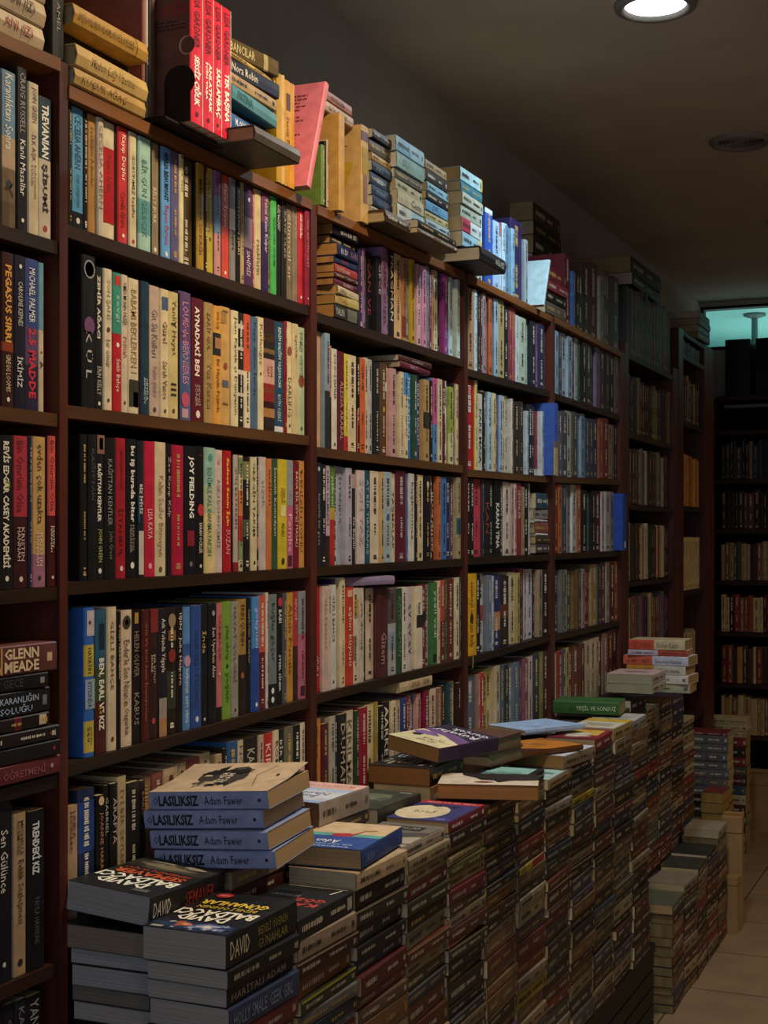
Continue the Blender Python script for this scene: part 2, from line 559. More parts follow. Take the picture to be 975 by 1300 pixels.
A[5] = '''-4,141416,1010; 14,15161a,1015|T Sen Gülünce,0.15,0.5,d0cbc0|O 0.9,b9b3a8,0.2; 18,1c2740,1020; 35,a38768,1031|T MICHELLE/RICHMOND,0.05,0.26,3a2c22|T Evlilik Sözleşmesi,0.29,0.68,2c2018|O 0.92,2a2018,0.3; 57,121317,1028|T *TRENDEKİ KIZ,0.07,0.4,d2d4d6|T PAULA HAWKINS,0.55,0.84,4c5058'''
for k, sh in ((1, S1), (2, S2), (3, S3), (5, S5)):
    row('A', k, CB, sh, -14 if k in (1, 3, 5) else 1, BASES['A', k], A[k], gain={1: 1.15, 2: 1.2, 3: 1.2, 5: 1.3}[k])

B = {}
B[1] = '''92,15120f,116; 107,5b9cc4,118|B 0.86,1,16181c|T CECELIA AHERN,0.06,0.5,24486a|T seni seviyorum,0.55,0.82,3a6a8c|O 0.93,d8d4c8,0.25; 113,0f0e0d,121; 123,b08246,125|T Sevdiğim Adamlar,0.1,0.6,6a4a24; 131,c9bca6,130|T CECELIA AHERN,0.06,0.9,8a7c68;
147,d6c8a6,133|B 0.22,0.86,b3202c,0,0.92|T Kendine İyi Bak,0.28,0.6,6a1a1c|L cream paperback with a long red panel; 149,1c2a20,140; 161,c8363a,143|T Kayıp Düşler,0.06,0.46,f0e6d6|T Cecelia Ahern,0.55,0.86,8a2024|O 0.93,f0e0d0,0.2; 163,3a1a16,148; 173,d3c5a0,150|T GÖRÜNMEZ keşifler,0.2,0.75,5a4a38|O 0.95,b0202c,0.25; 175,3a4a40,152; 191,9cc0b2,153|B 0.55,0.85,5f9c9c|T BİR GÜN GELECEK,0.2,0.88,4a7a72; 192,2a2420,160;
203,8d7a5f,164|T BİLLY BÜRK,0.4,0.72,d8ccb2|O 0.95,e0d6c4,0.25; 204,1c1814,170; 216,5f9bd0,171|T *MARIA BEAUMONT,0.05,0.48,1a2c48|T Bayan Fırtına,0.52,0.88,b83a4c|O 0.96,d8d4d0,0.25|L sky blue paperback with black and red lettering; 227,5c557c,177; 233,d8cc9a,187|T çok özel,0.1,0.9,7a6c40|O 0.02,2a2c5a,0.3; 249,4a3a20,188,0.8|B 0.8,0.9,6a5a38,0.1,0.5|L wide olive brown book set back; 250,1a140e,196;
259,b0892f,194|T MANOLYA SOKAĞI,0.15,0.85,5a4010; 263,3a1710,197; 272,b9a83a,200|T Göl İnsanları,0.1,0.6,6a6018|O 0.67,5a5014,0.25; 280,8a5d94,206|B 0.24,0.6,6f93b4|B 0.6,1,c98e88|L striped paperback in purple, blue and pink; 281,2a1414,207; 292,d24a38,208|T Kayıp İyiyim,0.08,0.5,f2e2d0|O 0.94,f0e0d0,0.18; 299,8a8580,215|B 0.3,0.5,d6d0c8|T Azize,0.5,0.7,2c2824; 305,17130f,217|T DÜNYANIN SIRRI,0.1,0.85,c9b388; 310,b49868,219;
321,4c2c50,222|B 0.32,0.62,8a7484|T SAHİPSİZ,0.65,0.9,d8c8d0|O 0.14,e0d8e0,0.2; 324,a02550,227; 332,cdb98c,231|T renklerin,0.5,0.85,6a5636; 341,33234f,236|B 0,0.3,6d3f58|T Yalnız Kalan Kulpar,0.05,0.6,d8c8dc; 344,a98c58,240; 351,4fb357,241|T YEŞİL GİBİ SEVDİM,0.2,0.7,1f5a28; 358,15140f,243|T Tekrar Aşıklar / Lisa Martin,0.06,0.9,e8e0d0; 364,221c18,247|T KAYIP ÜLKE,0.1,0.6,9a9080; 372,7c6c50,248|T ölümcül sır,0.1,0.8,c4b48c; 378,857664,251|T bir yaz,0.1,0.6,b5a890;
384,bb2b33,256|T *ACİL DURUM/*NIK STAUBE,0.06,0.86,f2e4d8|O 0.93,e8d8cc,0.25; 391.4,8c2038,256,-0.6|T KALBİMİN SESİ,0.1,0.6,c07a80|O 0.93,d8b0b0,0.2|L crimson paperback pressed against the post'''
B[2] = '''121,141315,324|O 0.09,8e8a86,0.42|O 0.09,141315,0.34|O 0.46,6a3f66,0.4|T K Ü L,0.5,0.97,b8b4ae|L thick black paperback with tall thin grey letters; 131,1a1a17,339|T *ZEHİR AĞACI,0.06,0.58,d8d2c4|T ERIN KELLY,0.7,0.9,b8b0a0|O 0.96,d8d2c4,0.25; 142,d8c9ab,341|T SON ŞANS,0.08,0.36,8a7a62|O 0.43,5a2418,0.3|T bir ömür,0.5,0.7,7a6a54|O 0.93,4a4034,0.22; 154,b3202a,346|B 0,0.44,3f8d7c|B 0.02,0.09,c0402c,0.2,0.8|T Saklı Bahçe,0.62,0.86,e6c9b0|T sevgi,0.16,0.4,9cc8ba|O 0.52,f0e0d0,0.25|L paperback half teal above, half red below; 163,cfc0a8,349|T UMDI MUHIN PASIZI,0.06,0.36,3c342c|T roman,0.45,0.6,b05a50|O 0.93,5a5044,0.25;
177,d2c4a4,354|T BABAMI BEKLERKEN 1,0.08,0.7,9a7a3c|B 0.75,0.95,3c3a26,0.1,0.9|B 0.84,0.95,8c3028,0.45,0.9|L cream paperback with small picture at the foot; 178,6a1c1c,356; 189,1f3a4c,357|T CEYDA/AHMADOV,0.72,0.92,b8c4c8; 203,bba292,363|T Git Su Külleri,0.18,0.55,6e625c|T kalan günler,0.62,0.86,94847c|O 0.95,4a4038,0.22; 214,d3c29c,367|B 0.06,0.16,4a5a7c,0.15,0.85|T Güzel,0.25,0.42,7a3a22|T Sarah Vance,0.56,0.86,6a5a40|O 0.95,4a4034,0.22; 227,c9b67c,371|T Yanlış Hayat,0.06,0.5,5c5430|T III,0.72,0.82,2a2418|T Y,0.22,0.28,2a2418|O 0.94,4a4030,0.2|L pale yellow paperback with black pen strokes; 229,201820,372; 244,5f4670,371|B 0.4,1,4c5c8c|T LOUIS de BERNIERES,0.08,0.72,c98aa8|T kanatsız kuşlar,0.2,0.66,b0708c,0.3|O 0.84,b84a64,0.35|B 0.91,0.98,b8909c,0.2,0.75;
259,5b1724,379|T *AYNADAKİ BEN,0.07,0.63,e8dccc|T SEVGİ/SONER,0.7,0.88,b89c94|O 0.94,e0d4c8,0.28; 270,a98b59,384|T ZARİF GÜL,0.08,0.4,6c5226|T Yüz Karası,0.5,0.88,7a6034; 280,d69a45,388|B 0.23,0.42,2c2a26|B 0.27,0.36,b07a54,0.15,0.85|T kırık kalp,0.05,0.2,8a5a18|T Bir Hayalin Peşinde,0.45,0.9,6a4210; 293,c79c5c,390|B 0.04,0.14,a07a40,0,0.6|O 0.5,8c3c34,0.3|B 0.62,0.68,5a6270,0.2,0.8|T ///,0.8,0.93,5a4424|T ////,0.02,0.12,5a4424; 302,d9cba2,394|T Jean Kavak çi Dünyanın,0.05,0.9,5a5038; 310,26211d,397|B 0.1,0.14,c8bcae|B 0.3,0.33,c8bcae|B 0.5,0.54,c8bcae|B 0.7,0.73,c8bcae; 318,ddd0b0,399|B 0,0.5,d2573a|L paperback orange above and cream below; 327,4e6886,402|T Kayıp Aşkın İzinde,0.05,0.9,24384e; 336,d8c8a0,403|T Kırlangıç,0.06,0.42,7a6a48|O 0.5,5c5034,0.2;
350,3a1a1a,405|B 0.12,0.34,2a2220|B 0.14,0.2,b07a44|B 0.27,0.31,c09058|B 0.36,0.58,c99a8c|T BAŞAR/OLAY,0.42,0.52,7a3a34|B 0.58,0.74,8c2a24|B 0.62,0.66,c06a40|B 0.8,0.88,b07a44|B 0.9,0.98,2a2220|L thick paperback banded with folk patterns; 361,264a63,409|T BENİM BALIĞIM YAŞAYACAK,0.05,0.6,dfe2e0|T RUTH OZEKİ,0.66,0.9,c8d0d0|B 0.95,1,d0d4d4|L dark blue paperback with long white lettering; 365,7b1e28,408; 372,d6c49b,409|O 0.26,8c4a34,0.4|T DARLING,0.5,0.85,5a4a30|O 0.93,5a4a30,0.25; 379,cdb98c,411|T ayrılık,0.1,0.9,7a5a3a; 388,b9c3a0,416|T KIRMIZI GÖKYÜZÜ,0.05,0.5,6a8a80|O 0.5,8c4a3c,0.4|O 0.94,4a5a44,0.22; 395,1c1716,418|T ACI BİR SÖZ,0.1,0.85,8c8278'''
B[3] = '''112,131415,551; 122,17181a,551|T KAĞITTAN,0.1,0.8,4a4c4c; 134,16161a,552|B 0,0.13,8a6454,0.2,1|B 0.02,0.1,b08a74,0.45,0.85|T *KAĞITTAN KENTLER,0.2,0.6,e0dccf|T JOHN GREEN,0.65,0.88,a8ae6a|O 0.94,e0dccf,0.28|L black paperback with a face on its spine; 148,141414,556|T KAĞITTAN KENTLER,0.15,0.62,8c8c86|T John Green,0.66,0.86,6a6a60; 161,a01e2c,556|T VATAN SANA BORÇLU,0.08,0.36,4a0e14|T İSTANBUL,0.5,0.84,4a0e14|O 0.93,e0c8bc,0.25; 174,141416,557|T *bu iş burada biter,0.05,0.6,dcd6c8|T MARİON/MESSANER,0.62,0.82,9a948a|O 0.91,e4ddd0,0.3; 182,17222e,559|T *BİZ İYİYİZ,0.32,0.54,d8dcd8|B 0.66,0.98,c6c2b8,0.1,0.9|B 0.4,0.6,244a64,0,0.3; 196,b81f3f,560|T LISA KAYA,0.5,0.72,e8b8b0|O 0.92,e0a0a8,0.25; 211,cdbd9b,561|T Kalan Sesler Bitmeyen,0.25,0.85,9a7a5c|O 0.95,5a4a38,0.22; 219,1a1519,563|T Zeo Kayıp Kalp,0.1,0.9,b0a8a4; 234,a81a3e,565;
249,12131a,566|T *JOY FIELDING,0.08,0.56,e8e4dc|B 0.66,0.78,8a1f36,0.2,0.8|O 0.92,6a6a70,0.2; 259,160f10,566|O 0.5,b02a34,0.4|T SARAH OCKLER,0.6,0.84,d8ccc0|T ///,0.06,0.3,5c1c20|O 0.94,d8d0c4,0.2; 273,d0bd82,568|B 0,0.3,8db3a4|B 0.3,0.52,adb894|O 0.08,4a8a80,0.3|T BENİMLE KAL INANMAYAKSIN,0.16,0.86,4f7a70|L thick pale paperback shading aqua to straw; 284,c7b3ae,571|O 0.1,c07a8a,0.25|T AŞK-I DÖNENCEMİZ,0.24,0.8,8a7a7c; 294,a81c26,572|T *Sadece Senin İçin,0.06,0.62,e8b83c|T SUZAN,0.65,0.85,d8988c; 296,141414,576; 302,b7a9a3,577|B 0.92,1,8a2028|T GÜN BATARKEN,0.1,0.85,4c4440; 304,4a1420,577; 310,cbbd95,578|B 0.3,0.52,c07a48|B 0.52,0.74,b03a30|B 0.74,0.9,7c8a64|B 0.02,0.16,7c8a64|L narrow patchwork-coloured paperback; 318,1c1a16,580|B 0.04,0.2,7c7a4c|B 0.55,0.7,4a5640; 326,cdbf98,580|T GEZGİN TAKIM,0.05,0.8,4a4430|O 0.93,2a241c,0.25; 330,15140f,581|B 0.3,0.5,7a7850|B 0.7,0.8,a06a44;
339,bdb0ac,580|T çiçek,0.2,0.8,8c827e; 345,c0703a,582|T HAZİRAN,0.1,0.85,6a3012; 353,34503e,582|T İnsanlık Komedyası,0.08,0.9,c8c8a0; 364,c7b22f,583|B 0.42,0.52,d8cf8c,0.2,0.8|T SALT/KIŞLAR,0.26,0.4,7a5a14|T ADALI,0.58,0.7,5a4a14|O 0.93,3a300c,0.3|L bright yellow paperback; 373,b6647d,584|B 0,0.42,8d8f91|B 0.88,0.98,4a2a34,0.2,0.8|T Pembe,0.5,0.85,e0b0b8; 380,711a28,585|T BANA BİR SEVGİ MASALI,0.1,0.8,d8c0b4; 388,c99350,585|T DENİZİN SONU,0.1,0.85,7a5020|O 0.1,7a5020,0.25'''
B[4] = '''119,2f63b4,771|B 0.02,0.19,b7adb4,0.2,0.95|B 0.25,0.46,b5a44a|B 0.48,0.68,8ea0b4,0.05,1|B 0.76,0.97,b9a94c|T HAYATIN,0.27,0.44,3a3a2c,0.34|T KIYISINDA,0.5,0.67,2a3a5a|T yeniden/sev,0.8,0.92,3a3424|O 0.1,4a3a44,0.2|L thick blue paperback with yellow and pale blue label blocks; 121,15130f,776; 136,2b5670,773|B 0.4,0.64,39482c|B 0.64,1,4a1c1c|T *BEN, EARL VE KIZ,0.34,0.84,dcd8c8|B 0.1,0.28,1a2c3c,0.35,0.8|O 0.7,c89a3c,0.3; 148,c9b89b,770|T GİZLİ BAHÇE,0.1,0.7,5c4c36|O 0.92,5a2a20,0.25; 153,1b1513,776|T DORİS YAZGONERALI,0.1,0.85,c9b79a; 168,c9b59b,774|O 0.09,3a3028,0.34|O 0.09,c9b59b,0.24|T Ender’le Son Nisan’ın,0.22,0.7,5a4a3c|T Özgürlük,0.72,0.92,5a4a3c; 180,171413,774|B 0.02,0.1,b08a3c,0.3,0.7|T HELEN OLIVER,0.16,0.5,8a7a60|T KABUS,0.62,0.86,8a8274; 189,4d1c1a,774|T Ölü Ve Diri Sana İnanıyorum,0.1,0.9,a06a50; 201,321a18,773|B 0,0.18,7c2a2a,0.2,1|T BİR SÜTLÜ/İDARE,0.35,0.75,d0bca8|O 0.86,b03a30,0.3; 213,1d1d26,772|T Ask Yolunda Yılgayla,0.08,0.5,d8ccc0|B 0.7,0.86,9a8c84,0.1,0.9|B 0.86,1,a07850,0.1,0.9; 225,241a15,771|O 0.1,8c7c5c,0.4|B 0.18,0.26,7c5c30,0.1,0.9|O 0.38,7a2420,0.4|B 0.5,0.8,34382c; 233,191113,770|T IŞIN · Julia Halpern,0.05,0.85,d8c8bc;
242,5581b5,770|O 0.44,b08aa0,0.45|T tutkunun esiri olma,0.5,0.94,cad6e2|B 0.3,0.4,3a5a94; 255,2f4a8c,768|T SERGÜZEŞT-İ NONO,0.2,0.8,25366a|O 0.93,c0c8d8,0.25; 265,15161c,767|T İnda,0.22,0.46,c0a058|O 0.95,c8c0b0,0.18; 275,17161c,766|O 0.08,8c8c90,0.3|T Sen Uyurken Alev,0.2,0.62,c8c2b8; 283,b3656c,765|B 0.88,1,1a1416|T SARMAŞIK,0.1,0.55,7a343c|O 0.6,e0b8b0,0.2; 294,6f9338,763|T yılan akrep,0.2,0.5,3c5418|T yeşim,0.6,0.85,3c5418|O 0.55,1a2410,0.2|L fresh green paperback; 303,8d8a80,763|T HAYAT GÖLGESİ,0.05,0.7,5a564c|O 0.94,2c2824,0.2; 314,9b7b42,760|B 0.48,1,2a1e18|T ERIN QUINN,0.05,0.4,3a2c18|O 0.66,8c5a34,0.3; 320,191513,759|T kaybolan kitaplar,0.1,0.9,a08a60; 329,4a80bd,757|B 0.45,1,28468e|T gökyüzü,0.1,0.5,a8c4dc|O 0.94,d0d8e0,0.25; 338,5c1c26,755|B 0,0.5,b4553f|L paperback half brick red, half maroon; 341,c9c2b8,752; 353,6d7479,754|T kuşlar göçer,0.08,0.6,2c3034|B 0.8,1,1c2026|O 0.86,d0d0cc,0.25|O 0.94,d0d0cc,0.25; 360,15161a,754|O 0.07,b02a3c,0.4|T BABI,0.14,0.26,dcd8d0|T STEEL SİNEK,0.55,0.88,dcd8d0; 365,47505a,753; 373,b5853a,752|T Altın Pusula,0.1,0.8,6a4a14; 379,9d3a38,751|T SEVGİ,0.06,0.3,d8a89c|B 0.5,1,3c2420; 388,a8607a,750|B 0,0.4,808a92|B 0.88,0.97,3a2430,0.2,0.8|L grey paperback turning pink lower down'''
B5a = '''101,a3866c,1022|T LINDA/HOWARD,0.05,0.5,4a3828; 123,1d2a4c,1000,0.3|B 0.1,0.5,27407c; 133,15110f,1009|T JOANNE HARRIS,0.15,0.7,b07a50|O 0.05,c9a878,0.35; 140,14120f,996|T GABRIEL,0.1,0.55,a8a498; 149,17130f,994|T ARAFTA,0.12,0.5,a8a090; 161,a89672,985|T İYİ BİR ŞEYLER,0.1,0.85,6a5a40; 178,1c1916,992; 186,1a1512,990|T BAKIŞ,0.1,0.6,8a6a50'''
B5b = '''200,8a6a54,984,1; 214,7a4a40,978,1; 232,b8a080,972,1; 244,9c8a6c,966,1; 262,7a3a38,960,1; 275,b8a888,953,1; 284,a08c70,957; 288,2a2420,950; 302,27507c,941; 310,b8a78c,939|T NO.1,0.05,0.3,5a4a3c; 328,1b1816,936|T KARANLIK,0.1,0.6,a89a88; 335,a8937c,933; 347,a32a28,930|T KIRMIZI,0.1,0.6,d8b0a0; 354,c0ae92,927|T ROMAN,0.1,0.6,4a3c30; 362,17201f,925|T BİR MİMAR,0.1,0.8,b8b8ac; 373,5c5a48,922; 382,15181a,920; 388,c9bca8,917'''
for k, x0, g in ((1, 86, 1.1), (2, 104, 1.15), (3, 103, 1.15), (4, 106, 1.25)):
    row('B', k, NB, (S1, S2, S3, S4)[k - 1], x0, BASES['B', k], B[k], gain=g)
row('B', 5, NB, S5 + ' behind the near stack', 86, None, B5a, gain=1.4, vis=.45, zbase=ZB5)
row('B', 5, NB, S5 + ' behind the grey-blue stack', 187, None, B5b, gain=1.4, vis=.3, zbase=ZB5)

CR = {}
CR[1] = '''466,3a2a50,-; 470,8a6a94,318; 478,17141a,322|T KAN VE,0.1,0.8,8a3a40; 484,1a161c,325|T GECE,0.1,0.6,b8b0b8; 491,8a6488,314|T YASAK GÜZEL,0.1,0.9,3a1c3c; 496,2a2a34,318; 503,151416,320|T FRAGMAN,0.05,0.8,c8c2bc; 512,d2a878,314|L cream-tan thick paperback; 517,b07a54,328|B 0.7,0.95,7a3a28; 521,9a9aa0,329; 526,b3982c,327|L mustard yellow paperback; 530,39407c,333; 535,c9a0a8,336; 541,c58aa8,338; 545,7a8288,338; 549,6a3050,343; 552,c98a68,344; 558,c3cfa8,344; 560,8a9a3a,345; 563,1c1a1c,345; 568,8a3a80,348; 572,5f86b8,349; 577,b8cfd0,350; 580,a0303a,354; 584,b8cfc8,354; 587,3f73b0,358; 590,b8a0c0,359'''
CR[2] = '''413,c9a07a,421|B 0.68,0.74,6a4a38,0,0.4|L very thick tan paperback set end-on; 419,8296a6,423|B 0.5,1,2a2c30; 422,c46b45,439|B 0.5,1,1a1614; 429,cfc8bd,443|T ÇOK HOŞ SAATLER,0.05,0.5,2a2622|O 0.95,3a3630,0.25; 437,5c1d28,446|T ALESSA ARABAL,0.3,0.9,b08a84; 442,cbbb3c,449|B 0.85,1,b0302a|L yellow-lime paperback with red foot; 452,d0bd98,451; 457,191614,454|B 0.55,1,b04a40,0,0.3; 465,c85f30,455; 470,c0b09c,455; 475,aaa7a4,457; 482,1c2128,460; 490,5d3a20,461|O 0.5,a09a30,0.3|B 0.2,0.3,c0b8a8,0.7,1|L brown wooden-looking paperback; 497,d5c5b0,466; 504,b88f8f,468; 509,5a3620,469|B 0.6,0.9,a08a30,0.1,0.8; 513,c9ba98,472; 518,d0bf98,473|B 0,0.26,4a86b5; 524,3c77b0,474|T İNCİ SAĞLAM,0.05,0.8,c8d8e4; 529,2b4c3c,476; 533,c9b894,477; 538,2f3f80,477|T ŞEKER & BADEM,0.1,0.85,c8cce0; 545,a98a5c,482|O 0.5,2a2018,0.5|B 0.4,0.6,3a2a1c; 549,1a1616,483; 555,4f7fb0,480|B 0,0.55,b04f80|L paperback pink above and blue below; 561,c9b590,481; 565,5c1f2c,483|T KOZUDE,0.1,0.4,e0d8d0; 569,c6c0b6,484; 575,8f9a48,491|B 0.6,1,c0b890; 579,191817,488; 583,c0ad88,488; 590,55242b,488'''
CR[3] = '''407,20222a,587|O 0.06,b0b0b4,0.3|T karanlık bir gece,0.3,0.8,8a8a90; 414,1c1c22,589|O 0.06,b0b0b4,0.3; 420,b7a3b8,591|T KİMSE BİLMEZDİ,0.05,0.6,5a4460|B 0.7,1,2a241c; 428,a92a28,592|B 0,0.42,4f7a35|B 0.42,0.54,b0933a|T yeşilin sesi,0.1,0.4,d0d8b0|L green paperback with a red foot; 434,b0aeb0,592; 441,9aa0b0,593|T İSTANBUL,0.1,0.9,4a5264; 448,a9a3b3,594; 454,19171b,596|B 0.05,0.2,b08a84,0.1,0.9|T Siz Bayılır,0.5,0.85,c8c0c0; 463,c6b5b3,597|T SON YAZ,0.1,0.8,a09090; 471,234a5e,597|T AT BİR TIRMANIŞ,0.1,0.9,9ab8c4; 482,cdbda5,598; 487,b89b6c,599; 497,98a9b3,599|O 0.5,4a4c70,0.3; 504,cbb98e,601|T TAŞMALAR,0.2,0.9,5a4a34; 516,5a1a2e,597|L tall maroon paperback; 519,4b5f94,601; 526,c4bfb8,601|T kuşkonmaz,0.1,0.9,4a4a48; 530,1a1818,603; 538,c9b48c,603|O 0.5,7a6a48,0.2; 546,15161c,604|O 0.1,c0b8a0,0.3; 549,6a2420,604|O 0.1,c0b8a0,0.3; 556,191614,604|T MAGGIE STANKEY,0.2,0.9,d8d0c0; 561,b0623c,605; 568,3d6ca8,606|L clear blue paperback; 573,1d2740,606; 576,c0b090,606; 580,5a3460,606; 587,9b9470,606|B 0.5,0.7,2a5a5c'''
CR[4] = '''409,a3202a,743|T SEVDA,0.66,0.86,d8a098|L broad red paperback; 416,bda59c,744|T GİZLİ BAHÇE,0.1,0.9,8a746c; 420,b8a8a0,744|T bahar,0.1,0.8,5a5a64; 428,c4bfb8,742|T GİZLİ BAHÇE,0.1,0.55,4a4440|O 0.93,3a3430,0.2; 432,4d2f5c,735; 438,c6b796,733; 448,b03a2a,745|T aşkın büyüsü,0.2,0.8,e8c0a0|B 0.03,0.1,d8a080,0.2,0.8; 456,c0b49f,746|B 0.12,0.3,b08a50,0.3,1|B 0.5,0.75,7c745c,0.1,0.6; 463,b5ab9c,746|T eve dönüş,0.15,0.8,5a5248; 470,161616,747; 480,c0ae98,746|O 0.75,5a4838,0.2|L cream paperback under the lilac book; 492,4a2426,746|T Gizem,0.5,0.85,a08078; 502,9a9aa0,747|B 0,0.4,54464a|B 0.5,0.7,7c8a9c; 510,2c4a2f,747|T KAYIP ORMAN,0.1,0.8,5c7c54; 516,c2bdb2,745; 523,b8aaa4,745|T ev ev ev,0.2,0.8,4a4444; 527,191716,743; 536,cdbfa6,744|B 0.35,0.5,2a2420,0.1,1|T kanat,0.2,0.34,4a4034; 543,6a1f35,741|O 0.4,1c1014,0.45; 549,a89c90,741; 556,3e6a3f,739|T yeşil vadi,0.1,0.7,c8d0b8|B 0.87,0.97,1c241c,0.2,0.8; 560,c0b090,737; 565,6a2028,736|B 0,0.5,b04038; 568,44503c,735; 577,5a2b22,734|L dark reddish brown paperback; 583,c4b498,733; 590,2d5a4a,732'''
CR5 = '''410,b9772f,912|L amber-orange paperback; 418,4d1f2a,918; 425,a39a8c,910; 429,26344c,908; 440,1c1a18,906|T DUMAN,0.1,0.8,a89c8c; 451,c3b59b,901|T KIRILMAZ,0.1,0.9,6a5c48; 456,2c3c2c,902; 466,8a1a30,898; 477,bfae84,893|L pale paperback with rounded top; 480,8a7a3a,891; 488,15110f,896; 497,191513,890|T AARKE,0.05,0.6,d8d0c0; 503,bfae90,890; 509,b8a888,888; 515,27407c,886; 519,7a2a30,884; 524,b89890,882; 530,3a5a8c,881; 535,b88a80,880; 538,1a1616,878; 545,7a1a38,876; 553,bdae92,875; 560,8c6050,873; 566,171a1a,870; 571,3c4c4a,868; 575,2c4a50,866; 581,bfb090,863; 589,2a1c18,866'''
for k, x0, g in ((1, 462, 1.15), (2, 398, 1.15), (3, 400, 1.15), (4, 398, 1.25)):
    row('C', k, SB, (S1, S2, S3, S4)[k - 1], x0, BASES['C', k], CR[k], gain=g)
row('C', 5, SB, S5, 397, None, CR5, gain=1.35, vis=.5, zbase=ZB5)

DR = {}
DR[1] = '''602,a08060,366; 606,b3c8cf,368; 609,1c1a1c,370; 612,4a2a30,372; 616,94848a,372; 620,8a7a78,374; 624,b05a35,377; 627,9fb5bf,379; 632,8fa8bb,379; 640,a09060,381; 646,1c1c20,388; 651,7a3540,390; 655,a04a50,393; 658,b0c0c4,400; 667,a9b8a8,403|L broad mint grey paperback; 669,1c1c1c,405; 674,9fc0a4,407; 680,20222a,408; 683,8a6488,411; 691,2a2f50,412; 697,8a6448,412|B 0,0.1,b03028'''
DR[2] = '''604,a5161f,481|L broad scarlet paperback; 607,c9bc6a,482; 613,b9b4a8,500|T KARE MASA,0.2,0.9,2c2824; 616,1c1a18,498; 620,b8b4b0,497; 625,9ab4c4,498; 629,c0b48a,499; 634,4c3a64,501; 638,8aa4c0,502; 641,c0a878,503; 645,b8a890,503; 649,b0aa90,504; 651,b8b8b4,506; 654,a05a34,507; 659,2f2a22,510; 664,332e26,510; 669,24282a,511; 672,a8b4b8,522; 678,1f2020,514; 683,262626,517; 687,7a2038,523|B 0.9,1,c0b8b0; 690,b0b4b4,522'''
DR[3] = '''596,161416,606; 601,181618,606; 612,b83a4c,603|L broad raspberry pink paperback with rounded top; 614,2c3044,606; 622,1a1718,608|T KAN,0.3,0.7,8a3a3a; 628,1c1c20,609; 636,141416,610|T *KARAN TINA,0.3,0.9,d0ccc4|L black paperback with large white letters; 640,26262a,611; 648,c4b7a8,612|O 0.2,8a5a54,0.3; 652,a88a80,613; 655,c0b0a4,613; 662,8a2c30,613|T SEVENLER,0.1,0.5,d0a8a0; 666,8a7458,618; 673,17161a,615; 675,b8b0a8,614'''
DR[4] = '''605,cf9a20,728|T sevmeyi unutan kalp,0.1,0.9,7a5410|O 0.55,4a3010,0.25|R yellow|L bright golden yellow paperback with ribbon hanging below it; 612,151416,729; 618,b8b0a8,728|B 0.4,0.6,a03a34; 624,6a7484,730; 627,a8b0b4,731; 637,2a2f5a,730|B 0.5,0.75,b08060; 648,2c2422,731|B 0.4,0.6,5c3424; 656,b8aa88,726; 660,9c8a54,727; 664,3a3434,726; 669,8a3a40,721; 673,a8a0a4,722; 680,b4b0b8,722; 683,1c1a1e,722; 688,8c7864,723; 697,241c1e,723'''
ER = {}
ER[1] = '''704,b0a060,418; 709,8da7bd,420; 714,3a4664,421; 720,a0b0b0,424; 726,8fa0b0,427; 731,6a4a58,429; 735,a8b8b4,430; 738,3c5c54,432; 744,1f1c1c,434; 750,3a3a34,437; 757,1c2634,440; 762,7a6a80,441; 768,4a2c34,443; 774,2c2c30,446; 780,241c1c,449; 786,6a5c50,452'''
ER[2] = '''708,7a6a64,514; 713,5d5a60,522; 720,4c4a52,523; 727,a9a9a0,522; 733,4a4a44,523; 739,6d8494,525; 744,7c94a4,526; 748,3c4454,531; 754,3f4656,532; 760,383c48,533; 765,8a4a38,531; 772,74302a,531; 778,8b7a60,539; 781,6a5c4c,540; 786,242a38,540'''
ER[3] = '''708,7a2a30,607; 713,b06d2a,608; 719,3a4264,609; 724,b0a890,611; 728,7a7a74,612; 733,b8b8b4,612; 738,a06040,613; 746,1e1c1c,622; 752,3c6c70,626; 756,1c1818,624; 764,4d1a20,623; 768,b9b4ad,624; 774,a8a49c,624; 779,8a8880,624'''
ER[4] = '''707,1d2344,725; 712,7a3a28,724; 717,5c5e5c,723; 722,8a8a80,723; 729,4c4c44,724; 733,7c6430,724; 738,54442c,723; 742,8c8088,722; 748,6b2030,722; 752,7a2a38,722; 760,8f7a50,716; 764,2c3444,716; 770,5c3030,713; 774,8c8480,713; 779,4a2428,712; 784,7a4424,712'''
D5 = '''605,4d5a68,857; 609,8c6a60,856; 614,a32a28,854; 620,9c8c3a,851; 628,b5a070,847; 634,a89a7a,845; 640,44505c,844; 646,2c2c30,843; 652,6c7480,841; 660,5c6470,840; 664,4a3a60,838; 670,7a4a54,836; 676,b8a0a0,833; 684,3a3a3c,830; 690,7a8040,827; 697,4a2c34,826'''
E5 = '''708,b8b0a8,829; 714,7a3028,826; 718,3c4c64,824; 722,a08c48,822; 728,5a3028,822; 736,6a3a2c,819; 742,54302a,817; 749,a89a80,813; 755,b0a084,811; 760,a89878,809; 765,2c2024,808; 771,7c5c54,804; 778,5c2a2c,801; 786,4a2428,797'''
for k, g in ((1, 1.1), (2, 1.15), (3, 1.15), (4, 1.25)):
    row('D', k, TB, (S1, S2, S3, S4)[k - 1], 591.5, BASES['D', k], DR[k], gain=g)
    row('E', k, FB, (S1, S2, S3, S4)[k - 1], 702.5, BASES['E', k], ER[k], gain=g)
row('D', 5, TB, S5, 592, None, D5, gain=1.35, vis=.8, zbase=ZB5)
row('E', 5, FB, S5, 702.5, None, E5, gain=1.35, vis=.8, zbase=ZB5)

# ---------------------------------------------------------------- on top of the long bookcase
def board_z(bay, k, y):
    b = BASES[bay, k]
    p, q = onp(b[0], b[1]), onp(b[2], b[3])
    return p.z + (q.z - p.z) * (y - p.y) / (q.y - p.y)


